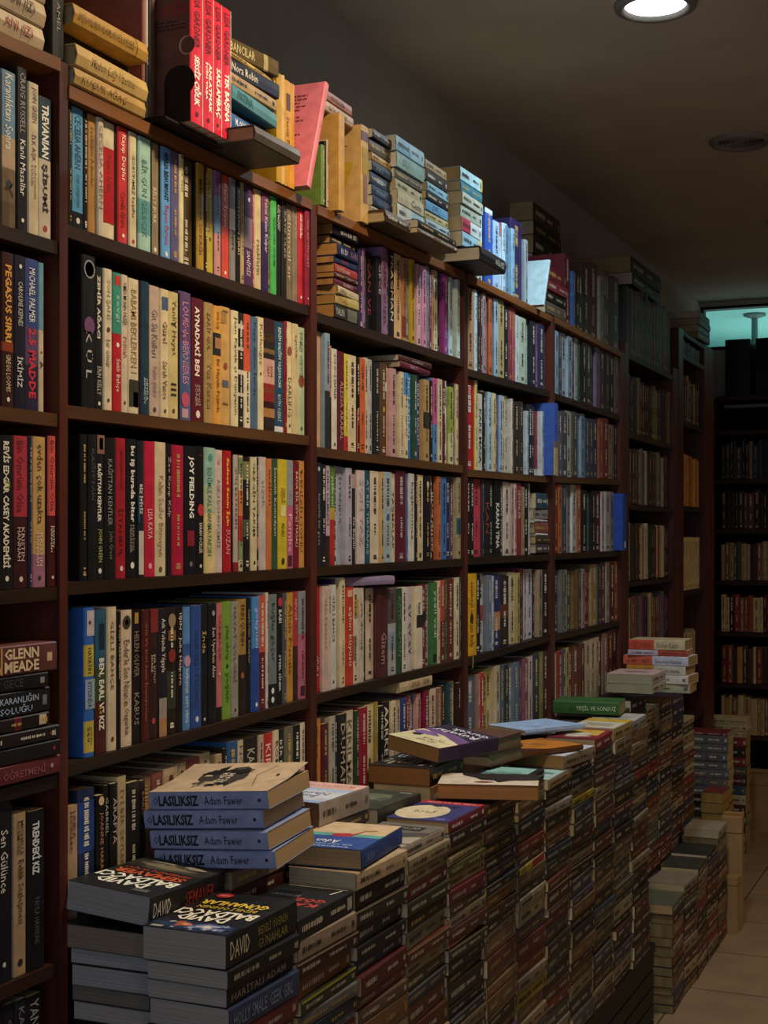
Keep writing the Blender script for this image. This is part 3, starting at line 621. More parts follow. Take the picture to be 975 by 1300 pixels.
def top_z(y):
    for bay in 'ABCDE':
        b = BASES[bay, 0]
        if y < onp(b[2], b[3]).y + .01:
            return board_z(bay, 0, y)
    return board_z('E', 0, y)


GT = 'books heaped on top of the long bookcase'


def stand(x0, x1, p, h, w, col, look, place, toks=(), z=None, lean=0., **k):
    ya, yb = Yat(x0, p), Yat(x1, p)
    zz = (top_z((ya + yb) / 2) + .003) if z is None else z
    return put(yb - ya - .0008, h, w, col, T(-p, ya, zz) @ RX(-lean), place, look, toks=toks, **{**dict(group=GT, gain=1.1), **k})


def pile(ps, y0, y1, z, items, place, group=GT, gain=1.1, yaw=0., jit=.006, w=.13, h=None, order='up', **kw):
    """books lying one on another, given from the bottom up: (t, col, look, toks, extra dict)."""
    n = len(items)
    for i, it in enumerate(items):
        t, col = it[0], it[1]
        look = it[2] if len(it) > 2 else None
        toks = it[3] if len(it) > 3 else ()
        ex = dict(it[4]) if len(it) > 4 else {}
        hh = ex.pop('h', (h or (y1 - y0)) - R.uniform(0, .008)); ww = ex.pop('w', w)
        dy = ex.pop('dy', R.uniform(-jit, jit) * .6); dz = ex.pop('dz', 0.); dp = ex.pop('dp', R.uniform(-jit, jit) * .5)
        yw = ex.pop('yaw', yaw + R.uniform(-1.2, 1.2)); tx = ex.pop('tx', 0.); ty = ex.pop('ty', 0.)
        pl = ex.pop('place', None) or ('%s %s' % (('topmost' if i == n - 1 else ORD[n - 1 - i] + ' down' if n - 1 - i < 25 else 'low'), place))
        put(t - .0008, hh, ww, col, lie_M(ps + ww / 2 + dp, (y0 + y1) / 2 + dy, z + dz, hh, ww, yw, ty, tx), pl, look, toks=toks, group=group, pose='lying', **{**dict(gain=gain), **kw, **ex})
        z += t
    return z


# the near end
stand(66, 82, 1.2, .215, .135, '1b1917', 'black paperback with pale lettering above the first dark post', 'beside cream hardbacks', [('T', 'GÜVEN AMEL', .35, .85, '8a857c', .36)], z=onp(75, 77).z + .003)
zc = top_z(Yat(130, 1.19)) + .003
pile(1.19, Yat(86, 1.19), Yat(190, 1.19), zc, [
    (.026, 'b08c50', 'brittle cream hardback with faded brown lettering', [('T', 'KÜÇÜK AĞAÇ', .1, .8, '7a5a2c')], dict(hard=True)),
    (.032, 'bf9f62', 'thick cream hardback with faint gilt lettering', [('T', 'Maden Çağı Üzerine', .2, .8, '94763c')], dict(hard=True)),
    (.026, '17130f', 'plain black hardback between cream ones', (), dict(hard=True, dp=.03, scrib=False)),
    (.030, 'b48a3e', 'straw-coloured hardback with long lettering', [('T', 'BAŞKANLARIN ADAMLARI HİKAYELERİ', .06, .8, '7a5a20'), ('B', .84, .85, '6a4c1c')], dict(hard=True)),
], 'cream hardback pile, nearest bay', jit=.004, h=Yat(181, 1.19) - Yat(86, 1.19), w=.15)
# three pale books above the cut-off bay
za = onp(40, 62).z
pile(1.205, Yat(-30, 1.205), Yat(41, 1.205), za + .004, [
    (.034, 'c9b391', 'cream hardback with red bracketed letters', [('T', 'ANI (IZ)', .5, .85, 'a03a2c')], dict(hard=True)),
    (.034, 'c4ae8c', 'cream hardback with brown bracketed letters', [('T', 'ANI (IZ)', .5, .85, '4a3424')], dict(hard=True)),
    (.03, 'b8a284', 'cream hardback cut by the frame', (), dict(hard=True)),
], 'in the pale pile atop the cut-off bay', h=.17)
stand(43, 48, 1.25, .1, .12, '7a1a18', 'small red book end with fuzzy cover', 'beside the pale pile atop the cut-off bay', z=za + .012, scrib=False)
# dark cover turned outwards behind
yb = Yat(118, 1.40)
put(.02, .29, .21, '3b1c16', T(-1.40, yb, top_z(yb) + .003) @ RZ(-90), 'behind the cream pile, face out', 'large dark red-brown book with lines of faint print', gain=1.1, group=GT, art=[('F', [('l', .1, .12, .9, .9, 20, '6a4034')])])
for x0, x1, c, lk, tk in ((181, 185, '8c5044', 'thin dusty red booklet', ()), (185, 189, 'bfb09c', 'thin booklet white above and black below', [('B', .55, 1, '15120f'), ('T', 'dergi', .6, .9, 'c8c0b0')]),
                          (189, 193, '1c1512', 'thin black booklet', ()), (193, 199, '6a4a3c', 'grey-brown album spine', ())):
    stand(x0, x1, 1.21, .27, .19, c, lk, 'between cream pile and red set, topmost row', tk, scrib=False)
# the red set on a black book
y0, y1 = Yat(222, 1.15), Yat(294, 1.15)
zr = max(top_z(y0), top_z(y1)) + .002
pile(1.165, y0, y1, zr, [(.008, '0d0a08', 'flat black board book supporting the four red paperbacks', (), dict(w=.15, scrib=False, yaw=0, h=y1 - y0, page='2a2018', place='atop the nearest bay'))], '')
xs = [242, 257.5, 271, 281.5, 293]
for i, (nm, wd) in enumerate((('*SESSİZ ÇIĞLIK', 'leftmost'), ('*ANLATMAK/*İÇİN YAŞA', 'second'), ('*SAKLAMBAÇ', 'third'), ('*TEK BAŞINA', 'rightmost'))):
    stand(xs[i], xs[i + 1], 1.15, .212, .14, 'cf1f3c', 'bright red paperback with white title, %s of the red four' % wd, 'atop the nearest bay', [('T', 'LISA GARDNER', .04, .44, '3a0a14', .5), ('T', nm, .5, .87, 'f4ece0', .66), ('O', .93, '4a0a18', .2), ('B', 0, 1, 'e8d4c4', .95, 1.)],
          z=zr + .0085, back='6a463a', page='d8c8ae', group='red paperback set on top of the bookcase',
          art=[('B', [('t', 'GARDNER', .2, .78, .96, .88, '8c2420'), ('l', .45, .68, .95, .76, 3, '2a1a14'), ('e', .95, .56, .1, .07, 'b89a80'), ('e', .965, .56, .09, .062, '6a463a'), ('e', .86, .3, .2, .12, '1d1512'), ('r', .66, 0, 1, .31, '1d1512')])] if i == 0 else ())
# round-backed grey book and the crooked pile on it
y0, y1 = Yat(321, 1.10), Yat(381, 1.10)
zt = top_z((y0 + y1) / 2) + .004
pile(1.10, y0, y1, zt, [(.026, '4a4238', 'round-backed grey-brown hardback jutting over the shelf edge', (), dict(hard=True, w=.17, h=y1 - y0 - .008, scrib=False, dp=0, dy=0, yaw=0, place='under a crooked pile'))], '')
ye = Yat(349, 1.19)
pile(1.185, ye - .19, ye, zt + .0265, [
    (.022, 'b9c0c4', 'white and blue paperback', [('B', .3, .4, '3a6a9c'), ('B', .5, .6, '3a6a9c')]),
    (.028, '1f4a80', 'blue paperback with white lettering', [('T', '*M. QUADER', .15, .5, 'd8e0e8'), ('T', 'BİR GECE', .6, .9, 'a8c0d8')], dict(yaw=3)),
    (.018, '3a2a1c', 'dark brown paperback set back', (), dict(dp=.02)),
    (.027, '3f7880', 'teal paperback', [('T', 'FIRTINA', .12, .45, '1c4a50')], dict(yaw=4)),
    (.022, 'a08458', 'brown-and-cream marbled paperback', ()),
    (.027, '26283c', 'navy paperback with curly white lettering', [('T', 'Nora Robin', .15, .6, 'd8d0bc')], dict(yaw=-3)),
    (.009, 'c8a868', 'thin cream pamphlet', ()),
    (.030, '5a4a28', 'olive brown paperback with pale lettering', [('T', 'YABANCILAR', .1, .6, 'c8b888'), ('B', .75, .82, 'b0a070')], dict(yaw=-7)),
], 'in crooked pile beside red four', h=.186)
for x0, x1, top, c, lk, tk in ((352, 358.5, 94, 'b88d22', 'mustard yellow book', ()), (358.5, 362, 96, 'd2b070', 'thin cream book', ()), (362, 369, 103, 'c89038', 'amber book with dark label', [('B', .12, .28, '4a1c1c', .2, .9), ('T', 'Sessiz Fener', .34, .75, '6a4210')]), (369, 374.5, 107, 'd09436', 'thin orange-yellow book', ())):
    zz = top_z(Yat(x0, 1.19)) + .003
    stand(x0, x1, 1.19, onp((x0 + x1) / 2, top, 1.19).z - zz, .13, c, lk, 'between crooked pile and pink leaning book', tk, scrib=False)
# pink book leaning
yk = Yat(389, 1.165)
put(.015, .228, .155, 'd4747f', T(-1.165, yk + .005, top_z(yk) + .010) @ RX(-20), 'atop the bookcase, first post', 'large pink book leaning sideways, back cover printed with text', gain=1.15, group=GT, pose='lying', scrib=False,
    art=[('B', [('l', .3, .62, .78, .9, 8, '7a3038'), ('l', .3, .2, .78, .56, 9, '7a3038'), ('r', .62, .05, .78, .11, 'b8a0a0')])])
for x0, x1, h, c, lk in ((408.5, 412.5, .115, '6f8a3c', 'short green book'), (412.5, 415, .125, '17160f', 'short black book'), (415, 417.5, .13, 'b8a68a', 'short pale book')):
    stand(x0, x1, 1.19, h, .12, c, lk, 'tucked behind the pink leaning book')
zz = top_z(Yat(434, 1.18)) + .003
stand(431, 438, 1.18, .19, .15, 'c7984e', 'tall tan book with red corner on its cover', 'beside large cream book', z=zz, art=[('B', [('p', [(.55, 0), (.75, 0), (.75, .7), (.55, .6)], '9c2c28')])], scrib=False)
pile(1.2, Yat(414, 1.2), Yat(446, 1.2), zz + .191, [(.022, 'b59676', 'dusty beige paperback lying on tan book', [('T', 'GÖLGELER', .2, .8, '6a4a38')], dict(h=.15)), (.021, 'a06650', 'dusty pink-brown paperback lying topmost', [('T', 'BİRİKİM', .2, .8, '5a2c20')], dict(h=.125))], 'near pink leaning book', w=.12)
stand(459, 468, 1.185, .197, .15, 'd0a767', 'large cream book with yellow text panel on back cover', 'near tan book, topmost row', [('B', .06, .16, '6a4a4a'), ('B', .22, .5, 'b0901c', .1, .9), ('B', .5, .8, '8a6a58', .2, .8)], scrib=False, vis=1.6,
      art=[('B', [('l', .25, .76, .8, .8, 2, '4a3424'), ('e', .42, .88, .09, .035, '5a6460', .3), ('r', .3, .64, .7, .7, 'a03830'), ('p', [(.3, .22), (.72, .28), (.88, .62), (.3, .62)], 'c09a2c'), ('l', .32, .3, .66, .62, 11, '5a4412'), ('l', .2, .12, .75, .2, 4, '6a4c30'), ('r', .2, .03, .42, .1, '5a3c28'), ('r', .5, .04, .7, .1, 'a8805c')])])
# piles on the second bay
ye = Yat(496, 1.19); zp = top_z(ye - .07) + .004
pile(1.15, ye - .13, ye + .005, zp, [(.027, '4c3a2a', 'worn brown hardback with tan page ends', (), dict(hard=True, w=.17, place='under the navy pile'))], '', h=.135)
pile(1.185, ye - .118, ye, zp + .028, [
    (.014, 'a89c80', 'thin cream paperback', ()), (.022, '1d2c44', 'navy paperback', [('T', 'NEHİR', .2, .7, '5a7090')]), (.023, '22324c', 'navy paperback', [('T', 'mavi', .2, .7, '6a84a4')]),
    (.026, '24384f', 'navy paperback with white swirl', [('B', .3, .6, '94a4b4', .3, .7)]), (.023, '1c2a40', 'dark navy paperback', [('T', 'ESKİ', .2, .6, '7a8ca4')]), (.017, 'b08f50', 'mustard cream paperback', [('O', .9, '2a2018', .25)]),
    (.028, '4c4036', 'brown-grey paperback', ()), (.02, '2a2c30', 'black paperback', ())], 'in navy pile atop second bay', h=.116, w=.11)
ya, yb = Yat(500, 1.18), Yat(534, 1.18)
pile(1.13, ya - .01, yb + .12, top_z((ya + yb) / 2) + .006, [(.012, '6a5640', 'thin brown board-backed book', (), dict(w=.18)), (.018, '15130f', 'thin black book jutting out', (), dict(w=.17))], 'under the pale blue pile', h=.24)
pile(1.175, ya, yb, top_z((ya + yb) / 2) + .037, [
    (.034, '9cbccb', 'pale blue and white paperback', [('B', 0, .5, 'bfc4bc')]), (.03, 'b8b29a', 'cream paperback', [('T', 'Cem', .5, .9, '4a4a40')]), (.024, 'a8a888', 'khaki cream paperback', ()), (.022, '54524c', 'grey patterned paperback', ()),
    (.034, '88aaa8', 'aqua paperback', [('T', 'SU', .2, .6, '5a8080')]), (.034, '7fb0cf', 'light blue paperback', [('B', .5, 1, '9cc4d8')])], 'in pale blue pile atop second bay', h=yb - ya + .01, w=.12)
ya, yb = Yat(537, 1.19), Yat(566, 1.19)
z3 = pile(1.185, ya, yb, top_z(ya) + .037, [
    (.02, 'b0b0a0', 'cream paperback', ()), (.022, '9cb4bc', 'pale blue paperback', ()), (.018, 'b0a878', 'cream yellow paperback', ()), (.024, '5f98bc', 'sky blue paperback', [('T', 'yaz', .3, .7, '24486a')]), (.02, '1a1816', 'black paperback', ()),
    (.022, '7fb0c4', 'aqua blue paperback', ()), (.028, '2a241e', 'dark brown paperback', ()), (.022, 'a08c68', 'tan paperback', ())], 'in low blue pile atop second bay', h=yb - ya, w=.12)
ya, yb = Yat(586, 1.16), Yat(612, 1.16)
z4 = pile(1.12, ya - .03, yb + .09, top_z(yb) + .004, [(.035, '1d1b1a', 'flat black hardback jutting over the shelf edge', [('T', 'ANSİKLOPEDİ', .55, .9, 'a8a49c')], dict(hard=True, w=.18, place='under the red and white pile'))], '', h=.2)
pile(1.16, ya - .03, yb + .02, z4 + .001, [
    (.036, '88b4c8', 'light blue paperback with cream end', [('B', .8, 1, 'c0b478')]), (.034, 'b8c8c8', 'white paperback with red block', [('B', 0, .45, 'a83848')]), (.03, '9aa898', 'grey green paperback', ()), (.03, 'a8b0a0', 'pale grey paperback', ()),
    (.024, '2e7486', 'teal paperback', ()), (.034, '9cc4cc', 'pale aqua paperback with yellow end', [('B', .9, 1, 'b8b060')])], 'in red-and-white pile, second post', h=.15, w=.13)
# third bay, standing
DTOP = '''617,b0c4cc,266; 626,2c50a8,266|B 0,0.06,b8ccd4; 634,8fb0d0,281; 637,8c3a4a,283|B 0.2,1,a8c0d0; 641,a8c4d4,283; 645,5a7c9c,286; 649,9cc0d0,287; 653,7ca4bc,290; 667,2a2450,283|L tall dark purple book; 671,8c98a0,305'''
row('D', 0, 'third whole bay', 'bookcase top', 611, BASES['D', 0], DTOP, gain=1.15, group=GT)
yk = Yat(674, 1.203)
put(.012, .15, .13, 'a8c4cc', T(-1.17, yk + .012, top_z(yk) + .008) @ RX(-24), 'bookcase top, third whole bay', 'pale blue-white booklet leaning sideways', group=GT, pose='lying', scrib=False, gain=1.1, art=[('B', [('l', .15, .55, .5, .8, 5, '5a6c74'), ('r', .2, .05, .45, .14, '4a5860')])])
# dark heaps further along
def heap(x0, x1, p, ytop, cols, place, look, w=.14, tk=.035, zb=None):
    ya, yb = Yat(x0, p), Yat(x1, p)
    z = (top_z(ya) + .008) if zb is None else zb
    zt = onp((x0 + x1) / 2, ytop, p).z
    it = []
    i = 0
    while z + sum(q[0] for q in it) < zt - tk * .5:
        it.append((tk * R.uniform(.8, 1.2), cols[i % len(cols)], look, ()))
        i += 1
    pile(p, ya, yb, z, it, place, h=yb - ya, w=w)


heap(676, 712, 1.375, 262, ['221a16', '2e241e', '1a1614', '3a2c22'], 'in dark pile by the wall', 'dark brown bound volume', w=.08, tk=.055)
heap(694, 719, 1.2, 335, ['5a5448', '1c1816', '7a2c30', '641c24', '1e1c1c', '6a1c24'], 'in maroon pile atop fourth bay', None)
E0 = '''728,5c1c26,326; 731,3a5a8c,345; 737,1c1818,346; 744,2a2422,350; 752,3a1c18,338; 762,4c201c,337; 767,8c8478,352; 772,5a5044,345; 777,6c6458,350; 786,4a443e,352'''
row('E', 0, 'fourth whole bay', 'bookcase top', 721, BASES['E', 0], E0, gain=1., group=GT)

# small books lying across shelved rows
yc0, yc1 = Yat(507, 1.2), Yat(560, 1.2)
zz = onp(540, 477, 1.2).z + .004
pile(1.2, yc0, yc0 + .19, zz, [(.014, '6a2438', 'plum paperback lying across books', [('T', 'YAKUT', .3, .8, 'c8a0a8')]), (.014, '4c2420', 'dark red paperback lying across books', [('T', 'RÜYA BEKÇİSİ', .4, .95, 'c0b0a0')])], 'on second shelf, second whole bay', h=.19, w=.12)
pile(1.195, Yat(447, 1.195), Yat(447, 1.195) + .205, onp(470, 748, 1.2).z + .008, [(.019, '8c7c9c', 'lilac paperback lying across upright books', (), dict(h=.205, yaw=-8, scrib=False, art=[('F', [('r', 0, 0, 1, 1, 'c8a8bc')])], place='fourth shelf, second whole bay'))], '', w=.14)
zz = onp(530, 884, 1.2).z + .018
pile(1.2, Yat(505, 1.2), Yat(505, 1.2) + .2, zz, [(.024, 'b8a27e', 'cream paperback lying across upright books', [('T', 'AYKIRI', .35, .6, '8a4a34'), ('T', 'YAYIN', .7, .9, '6a5a44')], dict(place='fifth shelf, second whole bay'))], '', h=.2, w=.12, gain=1.35)
# pile at the near end of the second bay's first shelf
y0 = Yat(424, 1.2)
z = board_z('C', 1, y0) + .004
pile(1.2, y0, y0 + .12, z, [
    (0.0278, '2c2c26', 'charcoal paperback with photo', [('T', 'YALIN', .05, .4, 'b8b4a8'), ('B', .55, .95, '6a6c5c')]),
    (0.0196, 'b0a060', 'khaki paperback with orange lettering', [('T', 'UYSAL', .1, .5, 'b0582c')]),
    (0.0164, 'c0b08c', 'cream paperback with curled cover', [('T', 'SAKLI', .1, .4, '6a5c48')], dict(yaw=4)),
    (0.0147, '5c1c2c', 'plum paperback', [('T', 'KORKU', .4, .8, 'c0a0a0')]),
    (0.0114, '4a2028', 'thin maroon paperback', ()),
    (0.0180, '9c3a34', 'red paperback with pale lettering', [('T', 'İNTİKAM', .1, .8, 'c8a898')]),
    (0.0147, '2a3a60', 'navy paperback with red lettering', [('T', 'SON', .3, .6, 'a83a3a')]),
    (0.0246, '2a2f5c', 'indigo paperback with white lettering', [('T', 'ELİF', .15, .5, 'd0d0d8'), ('T', 'KAN', .6, .9, '9c8098')], dict(yaw=3)),
    (0.0164, '3a3024', 'olive brown paperback', (), dict(dp=.01)),
    (0.0213, '1c1822', 'black paperback with white and violet lettering', [('T', 'BETH BİR SES', .3, .9, 'd0ccd0')], dict(yaw=-2)),
], 'in tan-ended pile, first shelf, second bay', h=.118, w=.125, page='c08a4c')
# pile at the far end of the third bay's third shelf
y0, y1 = Yat(677, 1.205), Yat(696.6, 1.2)
pile(1.2, y0, y1, board_z('D', 3, y0) + .004, [(.027, '4c3644', 'plum paperback'), (.022, '3a3430', 'charcoal paperback'), (.008, 'c0bcb4', 'thin white booklet'), (.03, '8a4a44', 'dusty red paperback'), (.01, 'b0aaa4', 'thin grey booklet'), (.03, '8a8480', 'grey paperback'), (.045, '2a4a58', 'thick slate teal paperback')], 'in small pile, third shelf, third bay', h=y1 - y0 - .004, w=.12)
ya = Yat(690.5, 1.203); zz = board_z('D', 2, ya) + .003
put(Yat(696.6, 1.2) - ya, onp(694, 511, 1.19).z - zz, .14, '34529a', T(-1.172, ya, zz), 'second shelf, before the post, third whole bay', 'blue sky paperback with sandy foot jutting out', gain=1.2, group='books jutting out past the posts', toks=[('B', .52, .62, '6a5a50'), ('B', .62, 1, 'b09468')], scrib=False)
ya = Yat(779.3, 1.203); zz = board_z('E', 3, ya) + .003
put(Yat(785.4, 1.2) - ya, onp(783, 626, 1.18).z - zz, .14, '2a489c', T(-1.172, ya, zz), 'third shelf, before the post, fourth whole bay', 'tall plain royal blue book jutting out', gain=1.2, group='books jutting out past the posts', toks=[('B', .84, .96, 'a8b0c4', .3, .75)], scrib=False)
# pile on the cut-off bay's fourth shelf
ye = Yat(79, 1.19)
za4 = board_z('A', 4, ye - .06)
pile(1.19, ye - .205, ye, za4 + .004, [
    (.026, '5c2428', 'maroon paperback', [('T', 'PİYANO ÖĞRETMENİ', .05, .83, '8a5054'), ('O', .9, 'a89090', .2)]),
    (.022, '16131a', 'black paperback with pale underline', [('T', 'SİYAH KUTU', .05, .3, 'b8a880'), ('O', .93, '8a2a2c', .2)], dict(dy=-.004)),
    (.02, '1c1216', 'black paperback with red top edge', [('O', .9, '8a2a2c', .22)], dict(dy=-.004)),
    (.02, '1a1214', 'black-and-red paperback', [('B', .6, .68, '5a1c20'), ('B', .88, .96, 'c0b090', .2, .9)], dict(h=.19, dy=-.022)),
    (.034, '14141a', 'thick black paperback with pale blue lettering', [('T', 'KARANLIĞIN/SOLUĞU', .42, .86, '9cb0cc', .8), ('B', .91, .96, '6a6c70', .3, .7)], dict(h=.187, dy=-.019)),
    (.021, '121216', 'black paperback with dim lettering', [('T', 'KAYIP GECE', .2, .7, '3c3a40'), ('B', .9, .95, '8a8684', .3, .7)], dict(h=.182, dy=-.021)),
    (.040, '5c3434', 'thick dusky rose paperback with gold lettering', [('T', 'N', .3, .42, 'b08a58', .9), ('T', '*GLENN/*MEADE', .44, .8, 'd0b894', .86), ('B', .89, .945, 'c0a080', .35, .65)], dict(dy=-.012, h=.2)),
], 'in flat pile, cut-off end bay', h=.203, w=.135, gain=1.25, jit=.002)
row('A', 6, CB, 'lowest visible shelf', -14, (0, 1490, 60, 1440), '6,141416,1275; 20,16161c,1273|T GECE,0.1,0.6,5c5c60; 34,181820,1268|T KARA,0.05,0.3,6a6c70; 54,15151a,1262|T YANKI,0.03,0.3,8a8c8c', gain=1.3)

# ---------------------------------------------------------------- stacks on the bench and the low table behind it
PITCH, Y0F, BENCH, TABLE = .205, 1.634, .28, .80
GF, GB = 'paperbacks in the front stacks', 'paperbacks in the stacks nearest the shelves'
DULL = ['6a3a34', '4a2420', '8a6a4c', 'a89070', '2a2624', '1c1a1a', '5c4434', '7c5a3c', '3c2c28', '2c3448', '54504a', '8c7c66', '6c2c2c', '44483a', '302420', '94836a', '5c3020', '241c20', '7a2e2a', 'b0a080', '3a4a5c', '4c3c50']
COLT = {
    0: [('14151a', 46, 'THRILLER'), ('19191b', 26), ('1c1c1c', 26, 'HARİTALI ADAM', 'b8a888'), ('37456a', 36, 'HOLLY SMALE  GEEK GIRL', '8c98b4'), ('702a30', 30), ('5c4434', 26), ('b0a494', 14), ('2c5c64', 22)],
    1: [('18191d', 33, ' '), ('b09a84', 31), ('40201f', 24), ('7c4a2a', 32), ('3a3a24', 22, None, None, 'y'), ('6c6c6c', 22), ('1d2a3a', 24), ('9ca4ac', 12)],
    2: [('a89478', 29), ('1a1816', 33), ('38342f', 27), ('1f2633', 30), ('17171a', 23), ('23304a', 24), ('5c2226', 32), ('7c3034', 22), ('6a5040', 24)],
    3: [('9c9284', 22), ('a8977c', 24), ('a08f74', 22), ('5c2026', 28), ('3c3826', 26), ('1a1918', 28), ('8f8874', 32), ('6c3a28', 24), ('a4906c', 22), ('54422a', 26), ('37435a', 24)],
    4: [('6a2430', 22), ('3c2826', 25), ('6a4c34', 20), ('a8946e', 17), ('5c5a30', 21), ('ab9268', 24), ('702632', 29), ('4c3a2e', 20), ('9c8a72', 24), ('5c3a30', 24), ('9c3030', 12), ('4c4434', 24), ('262626', 24)],
    5: [('4c3024', 26), ('30221c', 24), ('6a4c34', 28), ('1c1a19', 30), ('262020', 24), ('2a3040', 26), ('242c3c', 22), ('7a5430', 28), ('4a3420', 26), ('3a2224', 22), ('95846a', 16)],
    6: [('1a1a1c', 22), ('867760', 22), ('8f7440', 24), ('6c4434', 20), ('1c2626', 26), ('4c3a2c', 22), ('7c3428', 26), ('5a3c30', 24), ('b0a070', 16, None, None, 'yr'), ('6c5a44', 28), ('3c3430', 20)],
    7: [('a08a66', 24), ('40302c', 22), ('562428', 20), ('a89c8c', 24), ('262a24', 30), ('7a5434', 26), ('5c3c2c', 18), ('28343f', 26), ('2c3430', 24), ('8a7a64', 14), ('6a3430', 24)],
}
ZTOP = [.952, .922, .946, .946, .952, .945, .962, .935, .934, .972, .975, .968]
ENDPAGE = 'aaa59c'
for k in range(12):
    ya = Y0F + PITCH * k
    lst = [(c[1] / 1000., c[0], c[2] if len(c) > 2 else None, c[3] if len(c) > 3 else 'b0a088', c[4] if len(c) > 4 else '') for c in COLT.get(k, [])]
    z = ZTOP[k] - sum(q[0] for q in lst)
    while z > BENCH + .045:
        t = min(R.uniform(.019, .041), z - BENCH)
        c = R.choice(DULL)
        if R.random() < .025: c = R.choice(['a83028', 'b09a30', 'b04030', '34508a'])
        lst.append((t, c, None, None, '')); z -= t
    lst.append((z - BENCH - .002, R.choice(DULL), None, None, ''))
    z = BENCH + .001
    for n in range(len(lst) - 1, -1, -1):
        t, c, s, ink, fl = lst[n]
        tk = [('T', s, .05, .9, ink)] if s and ink else []
        if fl == 'y': tk.append(('B', 0, 1, 'c8c020', .86, 1.))
        if fl == 'yr': tk += [('B', 0, .5, 'd8c81c', .1, .95), ('B', .5, 1, 'd02a24', .1, .95)]
        if R.random() < .2 and not tk and n > 0: tk.append(('B', 0, 1, 'c0b090', .9, 1.))  # pale strip paints light caught along the upper edge
        h, w = R.uniform(.188, .202), R.uniform(.121, .128)
        yaw = R.uniform(-2., 2.); dp = R.uniform(-.006, .004)
        pl = ('topmost book' if n == 0 else ORD[n] + ' book down' if n < 26 else 'low book') + ', %s stack of the front row' % ORD[k]
        art = []
        lift = 0.
        name = None
        if k == 0 and n == 0:
            tk = [('T', 'DAVID', .04, .3, 'b0a48c', .8), ('T', 'BEDELİ ÖDENEN/GÜNAHLAR', .42, .85, '7a6a30', .8)]
            art = [('F', [('r', 0, .78, 1, 1, '161d33'), ('e', .45, .88, .42, .1, '24365e', .4), ('e', .64, .87, .1, .055, 'a8583a', .5), ('e', .6, .86, .05, .03, 'd89068', .5), ('e', .33, .88, .17, .07, '6a78a8', .6), ('e', .33, .88, .11, .05, 'b8b4d0', .7), ('e', .33, .88, .05, .028, 'f4ece4', .5), ('e', .5, .93, .04, .02, '9ca8c8', .6), ('e', .2, .93, .03, .015, 'c8c8d8', .6), ('e', .15, .83, .05, .02, '8494b8', .7), ('e', .78, .84, .03, .014, 'b8c0d0', .6), ('e', .45, .97, .02, .008, 'd8d8e0', .4), ('e', .68, .96, .02, .008, 'd8d8e0', .4), ('r', .78, .95, .92, .99, 'a8a8a4'),
                          ('t', '*DAVID', .25, .65, .85, .77, 'ece2d0'), ('t', '*BALDACCI', .03, .5, .97, .65, 'ece2d0'), ('t', 'BEDELİ ÖDENEN', .14, .4, .86, .48, 'd8b83c'), ('t', '*GÜNAHLAR', .08, .26, .92, .39, 'e0c040'), ('e', .8, .12, .1, .06, 'a82a30'), ('t', 'roman', .74, .1, .86, .14, 'e8b0a8')])]
            look = 'dark paperback with yellow and white lettering over an explosion'
            w, h, yaw, dp = .130, .204, 0, 0
            tilt = dict(ty=0)
        elif k == 1 and n == 0:
            art = [('F', [('t', '*KA', .08, .52, .42, .62, 'b8382c'), ('t', '*GÖZ', .05, .38, .5, .5, 'b8382c'), ('l', .5, .3, .9, .36, 2, '8a8a8a'), ('r', .05, .02, .9, .03, 'b0aca4'), ('p', [(.1, .05), (.16, .2), (.19, .2), (.13, .05)], 'c8c4bc')])]
            tk = [('B', .88, .97, '8c8a88', .2, .8)]
            look = 'black paperback with red block lettering on its cover'
        elif k == 3 and n == 0:
            art = [('F', [('r', 0, 0, 1, 1, '6c6864'), ('p', [(0, 1), (1, 1), (1, .8), (0, .55)], 'a49a90'), ('p', [(0, .5), (1, .75), (1, .55), (0, .32)], '4a4744'), ('r', .2, .12, .8, .3, '2c2a2a'), ('t', 'GRİ YOLCU', .25, .15, .75, .27, '9a9690'), ('p', [(0, .88), (.6, .97), (.6, .94), (0, .84)], '55504c')])]
            look = 'grey paperback with a misty photograph on its cover'
        elif k == 4 and n == 0:
            art = [('F', [('r', 0, 0, 1, 1, '34366e'), ('r', 0, 0, 1, .14, 'a32a34'), ('t', 'AŞK VE AY IŞIĞI', .1, .03, .9, .11, 'd8a8a0'), ('e', .66, .6, .4, .36, 'cfc2a4'), ('t', 'gece', .45, .5, .8, .66, '6a5c48'), ('p', [(.25, .2), (.95, .2), (.9, .28), (.75, .24), (.6, .32), (.45, .25), (.3, .34)], '23264c'), ('e', .2, .9, .1, .05, '5c5aa0', .5)])]
            look = 'blue and red paperback with big pale moon'
        elif k == 6 and n == 0:
            art = [('F', [('r', .1, .06, .9, .94, '86b0a6'), ('l', .25, .35, .75, .65, 5, '3c6a64'), ('r', .1, .48, .9, .5, '1c2020')])]
            look = 'black-edged paperback with a mint green cover panel'
        elif k == 7 and n == 0:
            art = [('F', [('r', 0, 0, 1, 1, '9ab0ae'), ('r', .1, .5, .9, .62, '4c7a78')])]
            look = 'tan-spined paperback with a greenish cover'
        elif n == 0 and k >= 8:
            cc = ['1c1c1e', '7c2428', 'a08a58', '8a8a86'][k - 8]
            c = cc
